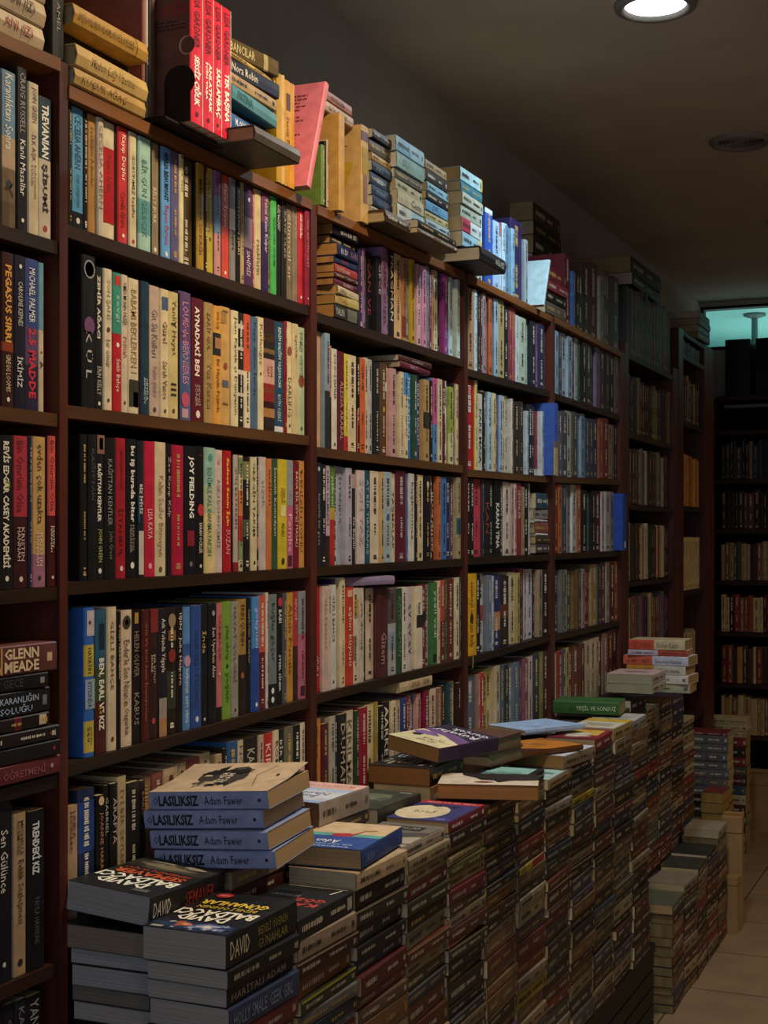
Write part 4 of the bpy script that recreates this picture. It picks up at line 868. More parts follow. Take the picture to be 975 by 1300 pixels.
            art = [('F', [[('r', .5, .1, .9, .16, 'b0aca4'), ('p', [(.1, .3), (.9, .5), (.9, .9), (.1, .9)], '3a3a38')], [('r', .1, .1, .9, .6, 'c09a3c'), ('e', .5, .6, .3, .2, 'b8aa98', .4), ('r', 0, .8, 1, 1, '6a1c24')], [('r', 0, 0, 1, 1, 'b8ac98'), ('r', 0, 0, 1, .3, 'b8962c'), ('l', .2, .5, .8, .8, 4, '6a5c48')], [('r', 0, 0, 1, 1, 'a8a098'), ('l', .2, .4, .8, .8, 4, '5a5450')]][k - 8])]
            look = ['black paperback with a grey streaked cover', 'maroon and yellow paperback', 'cream paperback with a mustard band', 'grey paperback'][k - 8]
        else:
            look = 'paperback with a bright yellow and red spine' if fl == 'yr' else 'dark olive paperback with a thin bright yellow edge' if fl == 'y' else None
        put(max(.008, t - .0006), h, w, c, lie_M(PF + w / 2 + dp, ya + PITCH / 2 - .002 + R.uniform(-.002, .002) if n else ya + h / 2, z, h, w, yaw), pl, look, gain=.62 if n else 1.15, toks=tk, page=ENDPAGE if k == 0 else None, art=art, group=GF, pose='lying')  # lower gain paints shade into the covers below each top book
        z += t

# the blue swimmer book on the third stack
put(.031, .2, .135, '28407c', lie_M(PF + .07, Y0F + PITCH * 2 + .108, .9475, .2, .135, 4), 'on the third stack of the front row', 'blue and sand paperback with swimmer in red', gain=1.25, group=GF, pose='lying', page='b59a70',
    toks=[('T', 'Aden', .1, .3, '5c70a0')],
    art=[('F', [('r', 0, 0, 1, .5, 'bfa98a'), ('r', 0, .44, 1, .55, '5a9a94'), ('r', 0, .55, 1, 1, '2b4a94'), ('e', .52, .5, .16, .07, '9c2a3c', .25), ('p', [(.36, .47), (.3, .3), (.33, .3), (.42, .47)], '8c4a3c'), ('p', [(.3, .3), (.18, .26), (.18, .29), (.33, .32)], '8c4a3c'), ('t', 'Aden', .42, .7, .72, .82, 'dcdce0'), ('t', 'BİR YAZ HİKAYESİ', .2, .84, .9, .9, '9ab0d0'), ('l', .2, .92, .8, .97, 1, '9ab0d0')])])
# the face book lying askew on the sixth stack
put(.03, .2, .135, '3c2420', lie_M(.958, 2.745, .9535, .185, .135, 106), 'on the sixth stack of the front row', 'askew paperback with dark-haired face and lips on a cream cover', gain=1.2, group=GF, pose='lying', page='a8784c',
    art=[('F', [('r', 0, 0, 1, 1, 'c2b4a2'), ('p', [(0, 1), (0, .2), (.2, .22), (.42, .36), (.6, .42), (.62, .55), (.8, .6), (.62, .72), (.55, 1)], '241a18'), ('e', .78, .45, .07, .1, '7a3432', .1), ('e', .78, .45, .02, .08, '3a1c1c')])])

# low table piles near the shelves
ZT = TABLE + .001
def backpile(j, ya, h, lst, yaw=0, p=1.061, w=.129, **k):
    pile(p, ya, ya + h, ZT, lst, 'in the %s pile along the shelves' % ORD[j], group=GB, gain=1.3, h=h, w=w, yaw=yaw, jit=.004, **k)


B1C = [('F', [('p', [(.0, .0), (1, .0), (1, .3), (.0, .32)], '2c2b28'), ('e', .5, .22, .4, .09, '4a4840', .4), ('e', .52, .2, .26, .05, '7c765e', .5), ('e', .7, .1, .14, .02, '8c8a80', .6), ('e', .25, .12, .12, .025, 'a8a494', .6), ('e', .3, .1, .1, .03, '9a9484', .4), ('t', 'SENENİN SUÇU', .1, .34, .9, .42, 'b85030'), ('t', '*SEMAVER', .08, .43, .94, .55, 'b85030'), ('t', '*BALDACCI', .04, .57, .97, .72, 'ece2d0'), ('t', '*DAVID', .25, .73, .85, .86, 'ece2d0'), ('r', .12, .87, .3, .94, '5a5a58')])]
backpile(0, 1.652, .2, [
    (.026, '4a4440', 'dark paperback', (), dict(page='a8a49c')), (.022, '3c3a38', 'charcoal paperback', (), dict(page='7c766c')), (.03, '3a3634', 'grey-edged paperback', (), dict(page='a5a3a2')), (.022, '2c2c2c', 'black paperback', (), dict(page='a9a7a6', dp=.004)),
    (.034, '2a2624', 'dull-edged thick paperback', (), dict(page='8c8070', w=.138, dy=-.004)),
    (.042, '17171a', 'thick black paperback with white and orange lettering', [('T', 'DAVID', .04, .26, 'cfc4b0', .8), ('T', 'SEMAVER', .45, .85, '8a2a24', .5)], dict(page='a5a3a0', w=.136, h=.205, art=B1C, ty=4.5, tx=-2.5, dp=0, dy=0, yaw=0, dz=.0095)),
])
backpile(1, 1.88, .2, [(.028, '6a5a48'), (.028, '4c3430'), (.028, '2c2a2a'), (.028, '5c4c40'), (.028, '44241f'), (.028, '7a6a54')])
OL = [('F', [('r', 0, 0, 1, 1, 'c3ad92'), ('e', .5, .6, .33, .15, '3a3532', .7), ('e', .55, .58, .26, .12, '1a1817', .8), ('e', .36, .66, .14, .08, 'b09c84', .6), ('e', .34, .7, .1, .04, '4a4440', .7), ('e', .72, .66, .1, .07, '1a1817', .8), ('e', .8, .5, .05, .03, '4a4440', .8), ('e', .24, .58, .05, .04, '2a2624', .8), ('e', .6, .72, .08, .03, 'c3ad92', .7), ('e', .3, .5, .05, .04, '1a1817', .5), ('e', .75, .48, .06, .1, '1a1817', .5), ('e', .66, .72, .05, .05, '1a1817', .5), ('t', 'ADAM', .34, .5, .66, .55, 'd8cbb8'), ('t', 'FAWER', .3, .56, .7, .61, 'd8cbb8'), ('e', .6, .12, .03, .012, '2a2420'), ('p', [(.2, .2), (.6, .3), (.9, .22), (.9, .215), (.6, .294), (.2, .194)], '6a5c4c')])]
z = ZT + .1815
zsp = z
for i, (dx, dy) in enumerate(((.008, .002), (.004, -.004), (-.010, .0), (0, 0))):
    t = .0283
    put(t - .0008, .206, .138, '8c9cc4', lie_M(1.088 - dx, 1.927 + dy, zsp, .206, .138, -90 + (1.5, -1, 1, 0)[i], 4.6, 4.6), '%s of four alike' % ('lowest', 'third down', 'second down', 'topmost')[i],
        'slate blue paperback with quirky black title, ' + ('half hidden' if i == 0 else 'jutting out' if i == 1 else 'set back' if i == 2 else 'cream inked cover'), gain=1.05, group='grey-blue paperbacks piled four high', pose='lying', page='c0a078', lift=(.012 if i == 3 else 0), scrib=False,
        toks=[('T', 'O', .03, .075, '0c0c0e', .4), ('T', '*LASILIKSIZ', .08, .42, '0c0c0e', .6), ('T', 'Adam Fawer', .47, .79, '101014', .46), ('O', .93, '17171a', .16)], art=OL if i == 3 else ())
    zsp += t + .0012
backpile(2, 2.19, .195, [(.034, '54443c'), (.03, '6c5c50'), (.03, '3a2a28'), (.03, '2c2c30'), (.03, '6a5444'), (.024, '3a3030'),
    (.042, '8c8078', 'pastel paperback with pink sky and blue water cover', (), dict(page='8c7050', art=[('F', [('r', 0, 0, 1, 1, 'b4bccc'), ('r', 0, 0, 1, .38, 'c9a49c'), ('r', 0, .3, 1, .42, '9ab0d0'), ('t', 'MUTLULUK', .12, .1, .88, .2, 'b88080'), ('t', 'Nasıl', .2, .5, .6, .62, '5a6a8a'), ('t', 'Bulunur', .3, .63, .8, .75, '5a6a8a'), ('e', .85, .26, .05, .05, '8a5a5c'), ('r', 0, .9, 1, 1, '8aa4cc')])], yaw=-3))])
backpile(3, 2.45, .195, [(.03, '4c3c34'), (.03, '2c2c2c'), (.03, '5c4c3c'), (.03, '2a3428'), (.045, '2c2f28', 'thick murky green-black paperback', (), dict(art=[('F', [('r', 0, 0, 1, 1, '34392f'), ('e', .5, .4, .3, .16, '5c6654', .3), ('e', .72, .72, .1, .05, '7a8438', .5), ('r', .1, .05, .3, .1, '7c7c70'), ('e', .3, .5, .1, .12, '4a5246', .3)])], yaw=-3, scrib=False))])
backpile(4, 2.70, .2, [(.03, '4c2c28'), (.034, '7a5c40'), (.03, '5a4034'), (.03, '2c2420'), (.042, '8a6444'), (.038, '1f1c1c', 'black paperback with white brush script on its cover', [('O', .7, '9a948a', .2)], dict(page='94683c', w=.14, art=[('F', [('t', 'Kırık', .05, .5, .95, .85, 'b8b4ae'), ('t', 'Kalem', .1, .2, .9, .5, 'a8a49e'), ('p', [(.05, .45), (.95, .6), (.95, .63), (.05, .48)], '9a968f'), ('r', .2, .06, .6, .1, '6a665f')])]))])
# purple and cream book tilted on the pile
zz = ZT + .204 + .004
put(.031, .208, .14, '3c2c48', lie_M(1.09, 2.845, zz + .012, .208, .14, -17, 7, 0), 'tilted over the fifth pile along the shelves', 'purple-spined cream and violet paperback with white script', gain=1.15, group=GB, pose='lying', page='9a7448', scrib=False,
    art=[('F', [('r', 0, 0, 1, 1, 'd0c49c'), ('p', [(0, 0), (1, 0), (1, .42), (.5, .5), (0, .7)], '6a4c7c'), ('p', [(0, 0), (1, 0), (1, .3), (.4, .36), (0, .5)], '2c2438'), ('e', .78, .55, .2, .09, '7c5c94', .4), ('t', 'Rüyalar', .1, .2, .95, .36, 'ded4e0'), ('t', 'Gerçek', .05, .06, .75, .2, 'ded4e0'), ('e', .8, .68, .09, .05, '2c2438', .4), ('t', 'OLURSA', .2, .72, .6, .8, '7a6a58'), ('t', 'SEVGİ', .25, .82, .6, .9, '7a6a58')])])
# two brown hardbacks
zz = .967
for i, (c, lk) in enumerate((('4a342a', 'brown hardback with grey page ends, lower of two'), ('54392c', 'chocolate hardback with tiny gilt lettering, upper of two'))):
    put(.03, .16, .12, c, lie_M(1.078, 3.075 + i * .004, zz, .16, .12, 170 + i * 3), 'behind the face book', lk, gain=1.2, group=GB, pose='lying', page='8a7e68', hard=True, toks=[('T', 'OSCAR', .3, .6, 'a07a4c', .3)], vis=.8)
    zz += .0305
backpile(5, 3.13, .2, [(.03, '4c3c34'), (.03, '7c6448'), (.03, '3a2c28'), (.03, '5c4030'), (.034, '6c5c50', 'paperback with a beach photo', (), dict(art=[('F', [('r', 0, 0, 1, 1, 'a09890'), ('e', .5, .5, .4, .2, '6a625c', .4), ('e', .3, .7, .2, .1, 'c0b8ac', .4)])]))])
zz = .9685
put(.013, .2, .14, '5c3418', lie_M(1.02, 3.262, zz, .2, .14, -28), 'leaning across the front stacks', 'thin orange-brown paperback with glowing amber cover', gain=1.15, group=GB, pose='lying', page='9c8058', scrib=False, art=[('F', [('r', 0, 0, 1, 1, 'b06c22'), ('p', [(0, 1), (0, .6), (.3, .8), (.45, .95), (.4, 1)], '3a1f10'), ('p', [(.5, 0), (1, 0), (1, .2), (.7, .1)], '8a4c16'), ('l', .35, .35, .7, .55, 3, '7a4412')])])
put(.03, .2, .135, '8a7868', lie_M(.985, 3.32, .93 + .006, .2, .135, -6), 'beneath the amber book', 'pale blue-white paperback with tan page edges', gain=1.15, group=GB, pose='lying', page='a07a4c', art=[('F', [('r', 0, 0, 1, 1, 'b4b4bc'), ('e', .6, .4, .25, .2, '9098a8', .4), ('t', 'KUMSAL', .2, .6, .8, .75, 'd8d0c8')])])
put(.012, .21, .15, '94a4c0', lie_M(1.09, 3.56, .967 + .012, .19, .13, -30), 'by the shelves beyond amber book', 'pale sky blue paperback lying askew', gain=1.15, group=GB, pose='lying', scrib=False, art=[('F', [('r', 0, 0, 1, 1, '94a8c8'), ('l', .2, .6, .6, .7, 2, '6a7c9c')])])
backpile(6, 3.36, .2, [(.04, '4c3c34'), (.04, '2c2c2c'), (.045, '5c4c3c'), (.04, '3c2c28')])
backpile(7, 3.60, .2, [(.04, '4c3c34'), (.04, '2c2c2c'), (.045, '5c4c3c'), (.028, '4a5a48', 'paperback with a green lake cover', (), dict(art=[('F', [('r', 0, 0, 1, 1, '8a9c84'), ('e', .5, .5, .3, .2, '3c5234', .4), ('r', 0, .85, 1, 1, 'b0b8a8')])]))])
put(.036, .19, .13, '2d5226', lie_M(1.065, 4.02, .9735, .15, .13, -84), 'near the end of the table', 'dark green paperback with pale lettering, spine outward', gain=1.3, group=GB, pose='lying', toks=[('T', 'YEŞİL VE SONSUZ', .35, .95, 'a8b890')], page='a8966c')
backpile(8, 3.84, .2, [(.04, '4c3c34'), (.04, '2c2c2c'), (.04, '5c4c3c'), (.035, '3c2c28')])
backpile(9, 4.045, .185, [(.045, '4c3c34'), (.045, '2c2c2c'), (.045, '5c4c3c'), (.035, '7a7468', 'pale magazine-like paperback', (), dict(art=[('F', [('r', 0, 0, 1, 1, 'a8a49c'), ('e', .5, .4, .3, .2, '54505a', .5), ('r', .1, .7, .9, .78, '8a4038')])]))])

# far piles standing on the floor
def column(p, ya, h, ztop, zb, cols, place, w=.132, gain=.8, yaw=0., tops=(), page=None, group='paperbacks in the far floor stacks'):
    z = zb + .001
    lst = []
    while z < ztop - .02:
        t = R.uniform(.02, .042)
        lst.append((t, R.choice(cols), None, (), dict(page=page) if page else {})); z += t
    return pile(p, ya, ya + h, zb + .001, lst + list(tops), place, group=group, gain=gain, h=h, w=w, yaw=yaw)


for i in range(6):
    ya = 4.24 + i * .205
    column(1.065, ya, .197, [.95, .95, .93, .925, .91, .80][i], 0, DULL, 'in the %s floor stack past the bench' % ORD[i], w=.13)
for i in range(5):
    ya = 4.40 + i * .195
    column(.925, ya, .188, [.30, .33, .33, .36, .40][i], 0, DULL, 'in the %s short floor stack' % ORD[i], w=.126, page='857556', yaw=(1.5, -2, 2, -1, 1)[i], tops=[(.03, ['5c5c4c', '8a7c6c', '3c3c34', '2c2c2c', 'a89c8c'][i], None, ())])
# pile of white-spined books on the last stacks
zz = .958
for (t, c, lk, tk, L_, yw) in (
        (.03, '9c9c84', 'greenish-grey paperback, foot of the bright pile', (), .22, -88), (.03, 'c4bcb0', 'white-spined paperback, just above the foot of the bright pile', (), .225, -93),
        (.031, 'b8b4a4', 'mustard and white paperback, middle of the bright pile', [('B', 0, .46, 'b07c30'), ('T', 'kayıp gül', .1, .4, '6a4414'), ('T', 'GÜN Ye dönme', .52, .9, '3a3630')], .2, -91),
        (.032, 'b4b4c0', 'orange and lilac-white paperback', [('B', 0, .45, 'c05c40'), ('T', 'AHMET ÜMİT', .06, .4, '5a2418'), ('T', 'İstanbul Hatırası', .5, .9, '4a4c5c')], .222, -92),
        (.02, 'a8a4b0', 'lilac and red paperback, under the topmost orange book', [('B', .5, 1, '9c4030')], .2, -86), (.034, 'b8a888', 'orange and cream paperback, topmost of the bright pile', [('B', 0, .45, 'b84a34'), ('T', 'UZUN YOL', .06, .4, '6a2018'), ('T', 'Bizden Kalan', .5, .88, '6a5a44')], .19, -89)):
    put(t - .0008, L_, .14, c, lie_M(1.055, 4.83, zz, L_, .14, yw), 'at the far end', lk, gain=1.25, toks=tk, group='bright-spined paperbacks piled at the far end', pose='lying', page='b09468', vis=3)
    zz += t
pile(1.0, 4.46, 4.66, .985, [(.03, 'a8a494', 'pale paperback', (), dict(page='a8a488')), (.03, 'a89c94', 'pink-covered pale paperback', (), dict(page='a8a488', art=[('F', [('r', 0, 0, 1, 1, 'b89c98'), ('e', .5, .5, .3, .1, '8a6a70', .4)])]))], 'before the bright pile', w=.15, gain=1.2)
# beyond the stacks
pile(1.05, 6.02, 6.16, 0.001, [(.04, R.choice(['1c1814', '2a221c', '3a2c22', '241c18']), None, (), dict(page='a8884c')) for _ in range(10)] + [(.036, '5a5a5c', 'grey paperback', (), dict(page='b8a478')) for _ in range(7)] + [(.012, '6a2c34', 'maroon booklet', (), {})], 'in the grey floor pile', h=.17, w=.135, yaw=-90, gain=1.2, group='books in the far grey floor pile')
pile(1.1, 6.8, 6.95, 0.001, [(.045, R.choice(DULL), None, (), dict(page='a89060')) for _ in range(12)] + [(.03, 'b0a07c', 'cream paperback', (), {}) for _ in range(3)], 'in the last cream floor pile', h=.17, w=.135, yaw=-90, gain=1.2, group='books in the last floor pile')
pile(.985, 5.62, 5.8, 0.001, [(.04, R.choice(DULL), None, (), dict(page='a8884c')) for _ in range(12)], 'in the yellow-edged floor pile', h=.17, w=.085, yaw=180, gain=1.1, group='books in the yellow-edged floor pile')

# ---------------------------------------------------------------- further bookcases: rows of distant books
def spread(place, make, L, cols, hr, tr=(.014, .036), gain=1., group=None, gap=0.):
    s = 0
    i = 0
    while s < L - .02:
        t = min(R.uniform(*tr), L - s)
        h = R.uniform(*hr)
        w = h * R.uniform(.6, .68)
        c = cols[i % len(cols)] if cols is not DULL else R.choice(DULL)
        put(t - .0008, h, w, c, make(s), '%s from left, %s' % (ORD[min(i, 25)], place), None, gain=gain, group=group or 'books in the far bookcases', scrib=R.random() < .6)
        s += t
        i += 1


FZ = {}; GZ = {}
FB_ = {0: (790, 453, 853, 470), 1: (793, 550, 853, 563), 2: (793, 641, 850, 644), 3: (793, 738, 850, 734), 4: (792, 838, 850, 815)}
FC = {0: ['4a4440', '3c3a38', '2c3440', '5c5248', '3a3430', '4c4a4c', '5c2a26', '6b3a22', '54301c'], 1: ['3c1c1a', '2c1614', '241c1c', '3a2420', '1c1a1a', '2a2622', '5c4428', '7a6038', '6a5430', '3a2018'],
      2: ['8c8a70', 'a8a49c', '3c3830', '2c2824', '4a3020', '3c2c24', '5a3824', '2c2824', '6a6450', '7a7260', '6c6452', '504438'], 3: ['b9ae96', 'b4aa92', '2a2420', '3a2a24', '241e1c', '3c2c24', '2a2420', '4a2a20', 'b8a478', '8c3038', 'a8946c'],
      4: ['8c8068', 'a8946c', '4a3a30', '7a4a34', '2c2824', '7a3038', '6a3a3c', '3c3c40', '5a5860', '54545c', '702838', '23284a', '1c2038', '1c1c2c']}
for k, b in FB_.items():
    a0, a1 = onp(b[0], b[1]), onp(b[2], b[3])
    FZ[k] = (a0.z + a1.z) / 2
for k, b in FB_.items():
    a0, a1 = onp(b[0], b[1]), onp(b[2], b[3])
    spread(ORD[k] + ' shelf of the bookcase past the long one', lambda s, k=k: T(-1.206, Yat(797.6) + s, FZ[k] + .003), a1.y - Yat(797.6) - .01, FC[k], (.22, .26) if k == 0 else (.19, .21), gain=1.15 if k else 1.)
GB_ = {0: (868, 452, 891, 462), 1: (868, 538, 891, 541), 2: (868, 644, 891, 645), 3: (868, 752, 891, 747), 4: (868, 868, 891, 850)}
GC = {0: ['1a1a1c'], 1: ['1c1c20', '2a2c30', '23242a', '1a1a1c', '8a7030'], 2: ['8a3c20', 'b07c38', 'a87430', 'b88a44', '9c6c2c', '8a5a24'], 3: ['c0a878', 'bca474', 'c4ac7c', 'b8a070'], 4: ['9c8c64', 'a8946c', '8c7c58']}
for k, b in GB_.items():
    a0, a1 = onp(b[0], b[1]), onp(b[2], b[3])
    GZ[k] = (a0.z + a1.z) / 2
    spread(ORD[k] + ' shelf of the narrow bookcase', lambda s, k=k, a0=a0: T(-1.206, a0.y + .01 + s, GZ[k] + .004), a1.y - a0.y - (.03 if k != 4 else .12), GC[k], {0: (.05, .06), 1: (.15, .2), 2: (.2, .22), 3: (.22, .225), 4: (.16, .2)}[k], gain=1.25)
# dark folders and piles over the far bookcases
heap(800, 838, 1.22, 341, ['1c1815', '241d18', '17140f'], 'on the far bookcase', 'large dark folder', w=.2, tk=.05, zb=FZ[0] + .267)
pile(1.2, Yat(886, 1.2), Yat(886, 1.2) + .3, onp(880, 426).z + .006, [(.03, '5a6468', 'grey paperback', ()), (.03, '4a5458', 'slate paperback', ()), (.03, '646e70', 'grey paperback', ()), (.03, '3a4244', 'charcoal paperback', ())], 'on the narrow bookcase', h=.26, w=.16, gain=1.)
# wall bookcase at the back
YB = 7.70
def zback(y): return EYE - (y - HY) * 7.5 / F
BKROWS = [(608, DULL, (.17, .215), .55), (672, ['2a1c18', '241a18', '2c201c', '1c1614', '3a2620', '54301f', '6a3c28', '3c1c18'], (.19, .21), .9), (738, ['8a7452', '5a5038', '8c7a58', '4a3c2c', '3a4034', 'a08c64', '94825c', '2c2420', '7a4a34'], (.19, .21), 1.3), (804, ['b8a478', 'b8a478', '2c1c18', '7a2c2c', '8a4a3c', '6a4a34', '8a3a28'], (.18, .2), 1.25), (870, ['5c2420', '7c3428', '2c2420', 'a87838', '3c2c24', '4a2c20', 'b0a080', '6a2c24', '2a2420'], (.18, .2), 1.3), (936, ['a89068', '8a6c44', 'a0845a', '6c5438', 'b09870', '947a50'], (.19, .21), 1.35)]
for n_, (y, cols, hr, g) in enumerate(BKROWS):
    zz = zback(y)
    spread(ORD[n_] + ' filled shelf of the back bookcase', lambda s, zz=zz: T(-1.36 + s, YB + .012, zz + .003) @ RZ(-90), .55, cols, hr, gain=g)
for i in range(4):
    put(.04, .3, .2, '1c1612', T(0, 0, 0) @ lie_M(1.22, YB + .125, zback(545) + .004 + i * .042, .22, .2, 0), 'on the back bookcase', 'black file box', group='books in the far bookcases', hard=True, scrib=False) if False else None
for i in range(3):
    put(.13, .30, .2, ['14110f', '1a1714', '16130f'][i], T(-1.34 + i * .16, YB + .02, 2.243) @ RZ(-90), 'on top of the back bookcase', 'tall dark box file, ' + ('first', 'second', 'third')[i], group='books in the far bookcases', hard=True, scrib=False)

# ---------------------------------------------------------------- the books become objects
N_SINGLE = 300
from mathutils.bvhtree import BVHTree
_v, _f, _own = [], [], []
for i, b in enumerate(BK):
    for g in (b['cov'], b['pg']):
        o = len(_v)
        _v += [b['M'] @ Vector(v) for v in g.v]
        _f += [tuple(k + o for k in f) for f in g.f]
        _own += [i] * len(g.f)
_tree = BVHTree.FromPolygons(_v, _f)
for b in BK:
    b['area'] *= 1e-6
_eye = Vector((0, 0, EYE))
for _y in range(1, 1300, 3):        # how large each book shows from the camera
    for _x in range(1, 975, 3):
        h = _tree.ray_cast(_eye, Vector(ray(_x, _y)))
        if h[2] is not None:
            BK[_own[h[2]]]['area'] += 9
order = sorted(range(len(BK)), key=lambda i: -BK[i]['area'])
single = set(order[:N_SINGLE])
INKS = {}
labels_used = {}
ADJ = ('thick', 'thin')


def auto_look(b):
    nm = hue_name(b['col'])
    th = 'thick ' if b['t'] > .034 else 'thin ' if b['t'] < .014 else ''
    bands = [q for q in b['toks'] if q[0] == 'B' and q[2] - q[1] > .15]
    txt = [q for q in b['toks'] if q[0] == 'T']
    s = th + nm + (' hardback' if b['hard'] else ' paperback')
    if bands and hue_name(bands[0][3]) != nm:
        s += ' with %s band' % hue_name(bands[0][3]).replace('dark ', '').replace('pale ', '')
    elif txt and hue_name(txt[0][4]).replace('dark ', '').replace('pale ', '') != nm.replace('dark ', '').replace('pale ', ''):
        s += ' with %s lettering' % hue_name(txt[0][4]).replace('dark ', '').replace('pale ', '')
    return s


mass = MB()
n_single = 0
for i, b in enumerate(BK):
    if i not in single:
        mass.merge(b['pg'], b['M']); mass.merge(b['cov'], b['M'])
        continue
    nm = b['name'] or ('hardback_book' if b['hard'] else 'paperback_book')
    root = bpy.data.objects.new(nm, None)
    root.empty_display_size = .03
    C.objects.link(root)
    root.matrix_world = b['M']
    lab = (b['look'] or auto_look(b)) + ', ' + b['place']
    if len(lab.split()) > 16:
        lab = lab.replace(' whole bay', ' bay').replace('paperbacks', 'books')
    if len(lab.split()) > 16:
        lab = lab.replace(' of the front row', ', front row').replace(' with ', ', ', 1)
    if len(lab.split()) > 16:
        print('LONG', len(lab.split()), lab)
    if lab in labels_used: print('DUP', lab)
    labels_used[lab] = 1
    tag(root, lab, 'book', b['group'])
    b['cov'].build('cover', root)
    b['pg'].build('page_block', root)
    if b['ribbon']:
        rb = MB()
        x = .006
        for s in range(5):
            z0, z1 = -.006 * s, -.006 * (s + 1)
            o0, o1 = .0015 * math.sin(s), .0015 * math.sin(s + 1)
            rb.add([(x, b['t'] * .4 + o0, z0), (x, b['t'] * .4 + .004 + o0, z0), (x, b['t'] * .4 + .004 + o1, z1), (x, b['t'] * .4 + o1, z1)], [(0, 1, 2, 3)], 't:d8c840:1.1')
        rb.build('ribbon', root)
print('books', len(BK), 'singles', len(single), 'smallest area', BK[order[N_SINGLE - 1]]['area'])
mo = mass.build('packed_books')
tag(mo, 'tightly packed paperbacks filling the distant shelves and the lower parts of the stacks', 'books', kind='stuff')


# ---------------------------------------------------------------- long bookcase
def upright(m, y0, y1, z1, x0=-1.49, x1=-1.196, key=M_UP):
    m.box((x0, y0, 0), (x1, y1, z1), key)


lb = empty('long_bookcase', (-1.35, 3.0, 0))
tag(lb, 'long dark mahogany bookcase of five bays lining the wall, crammed with books', 'bookcase')


def under(m, name, root):
    o = m.build(name, root)
    o.matrix_parent_inverse = Matrix.Translation(root.location).inverted()
    return o


UY = [(Yat(a), Yat(b)) for a, b in UPX]
UZ = [2.12, onp(75, 77).z - .002, top_z(UY[2][0]) - .003, top_z(UY[3][0]) - .003, top_z(UY[4][0]) - .003, top_z(UY[5][0] - .02) + .0]
for (y0, y1), z in zip(UY, UZ):
    m = MB(); upright(m, y0, y1, z, x1=-1.1945); under(m, 'upright', lb)
for bi, bay in enumerate('ABCDE'):
    y0, y1 = UY[bi][1] + .0005, UY[bi + 1][0] - .0005
    ks = [k for k in range(6) if (bay, k) in BASES]
    zs = [(board_z(bay, k, y0), board_z(bay, k, y1)) for k in ks]
    if bay != 'A':
        zs.append((ZB5, ZB5))
        zs += [(.66, .66), (.40, .40), (.12, .12)]
    else:
        zs += [(board_z('A', 5, y1) - .27,) * 2, (.40, .40), (.12, .12)]
    for n, (za, zb) in enumerate(zs):
        m = MB()
        xa, xb = -1.465, -1.197
        tk = .018
        if n == 0:      # top boards run over the posts' inner edges
            xb = -1.192
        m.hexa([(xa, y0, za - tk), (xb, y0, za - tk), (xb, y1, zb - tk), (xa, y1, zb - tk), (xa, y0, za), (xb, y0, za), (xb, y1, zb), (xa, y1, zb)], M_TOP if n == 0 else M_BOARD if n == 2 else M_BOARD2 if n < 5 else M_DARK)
        under(m, 'shelf_board', lb)
    m = MB(); m.box((-1.485, y0, 0), (-1.466, y1, min(zs[0]) - .025), M_BACK); under(m, 'back_panel', lb)

# bookcase beyond, and the narrow one next to it
for nm, lab, x0, x1, bs, ztop in (('tall_bookcase', 'tall dark bookcase just past the long mahogany one, sparsely lit', 792.5, 860, FB_, 2.25), ('narrow_bookcase', 'narrow dark bookcase at the far corner holding amber and cream sets', 860.6, 905, GB_, 2.2)):
    y0, y1 = Yat(x0), Yat(x1)
    rt = empty(nm, (-1.35, (y0 + y1) / 2, 0))
    tag(rt, lab, 'bookcase')
    e = (Yat(797) - Yat(792.5), Yat(860) - Yat(853.5)) if nm[0] == 't' else (Yat(866.5) - Yat(860.6), Yat(905) - Yat(893))
    zt = onp((x0 + x1) / 2, 452 if nm[0] == 't' else 430).z
    for a, b in ((y0, y0 + e[0]), (y1 - e[1], y1)):
        m = MB(); upright(m, a, b, zt + (0 if nm[0] == 't' else .0), key=M_UP); under(m, 'upright', rt)
    ya, yb = y0 + e[0] + .0005, y1 - e[1] - .0005
    bs = dict(bs)
    if nm[0] == 'n': bs[-1] = (868, 424, 891, 434)
    for k, b in sorted(bs.items()):
        p, q = onp(b[0], b[1]), onp(b[2], b[3])
        zf = lambda y: p.z + (q.z - p.z) * (y - p.y) / (q.y - p.y)
        za = zb = (p.z + q.z) / 2
        m = MB(); xa, xb, tk = -1.465, -1.197, .018
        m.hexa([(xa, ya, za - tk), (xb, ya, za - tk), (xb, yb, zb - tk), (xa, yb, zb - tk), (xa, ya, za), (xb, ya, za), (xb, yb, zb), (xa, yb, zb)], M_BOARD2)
        under(m, 'shelf_board', rt)
    for z in (.72, .42, .1):
        m = MB(); m.box((-1.465, ya, z - .024), (-1.197, yb, z), M_DARK); under(m, 'shelf_board', rt)
    m = MB(); m.box((-1.485, ya, 0), (-1.466, yb, zt - .1), M_BACK); under(m, 'back_panel', rt)

# bookcase against the back wall
rt = empty('back_bookcase', (-.9, YB + .1, 0))
tag(rt, 'dark bookcase standing across the far end of the aisle under the window', 'bookcase')
xs0, xs1 = -1.42, -.25
for x in (xs0, xs1):
    m = MB(); m.box((x, YB, 0), (x + .03, YB + .28, 2.22), M_DARK); under(m, 'upright', rt)
for y in (437, 545, 608, 672, 738, 804, 870, 936, 1000):
    z = zback(y) if y > 437 else 2.24
    m = MB(); m.box((xs0 + .0305, YB + .002, z - .022), (xs1 - .0005, YB + .27, z), M_DARK); under(m, 'shelf_board', rt)
m = MB(); m.box((xs0 + .0305, YB + .272, 0), (xs1 - .0005, YB + .28, 2.2), M_BACK); under(m, 'back_panel', rt)

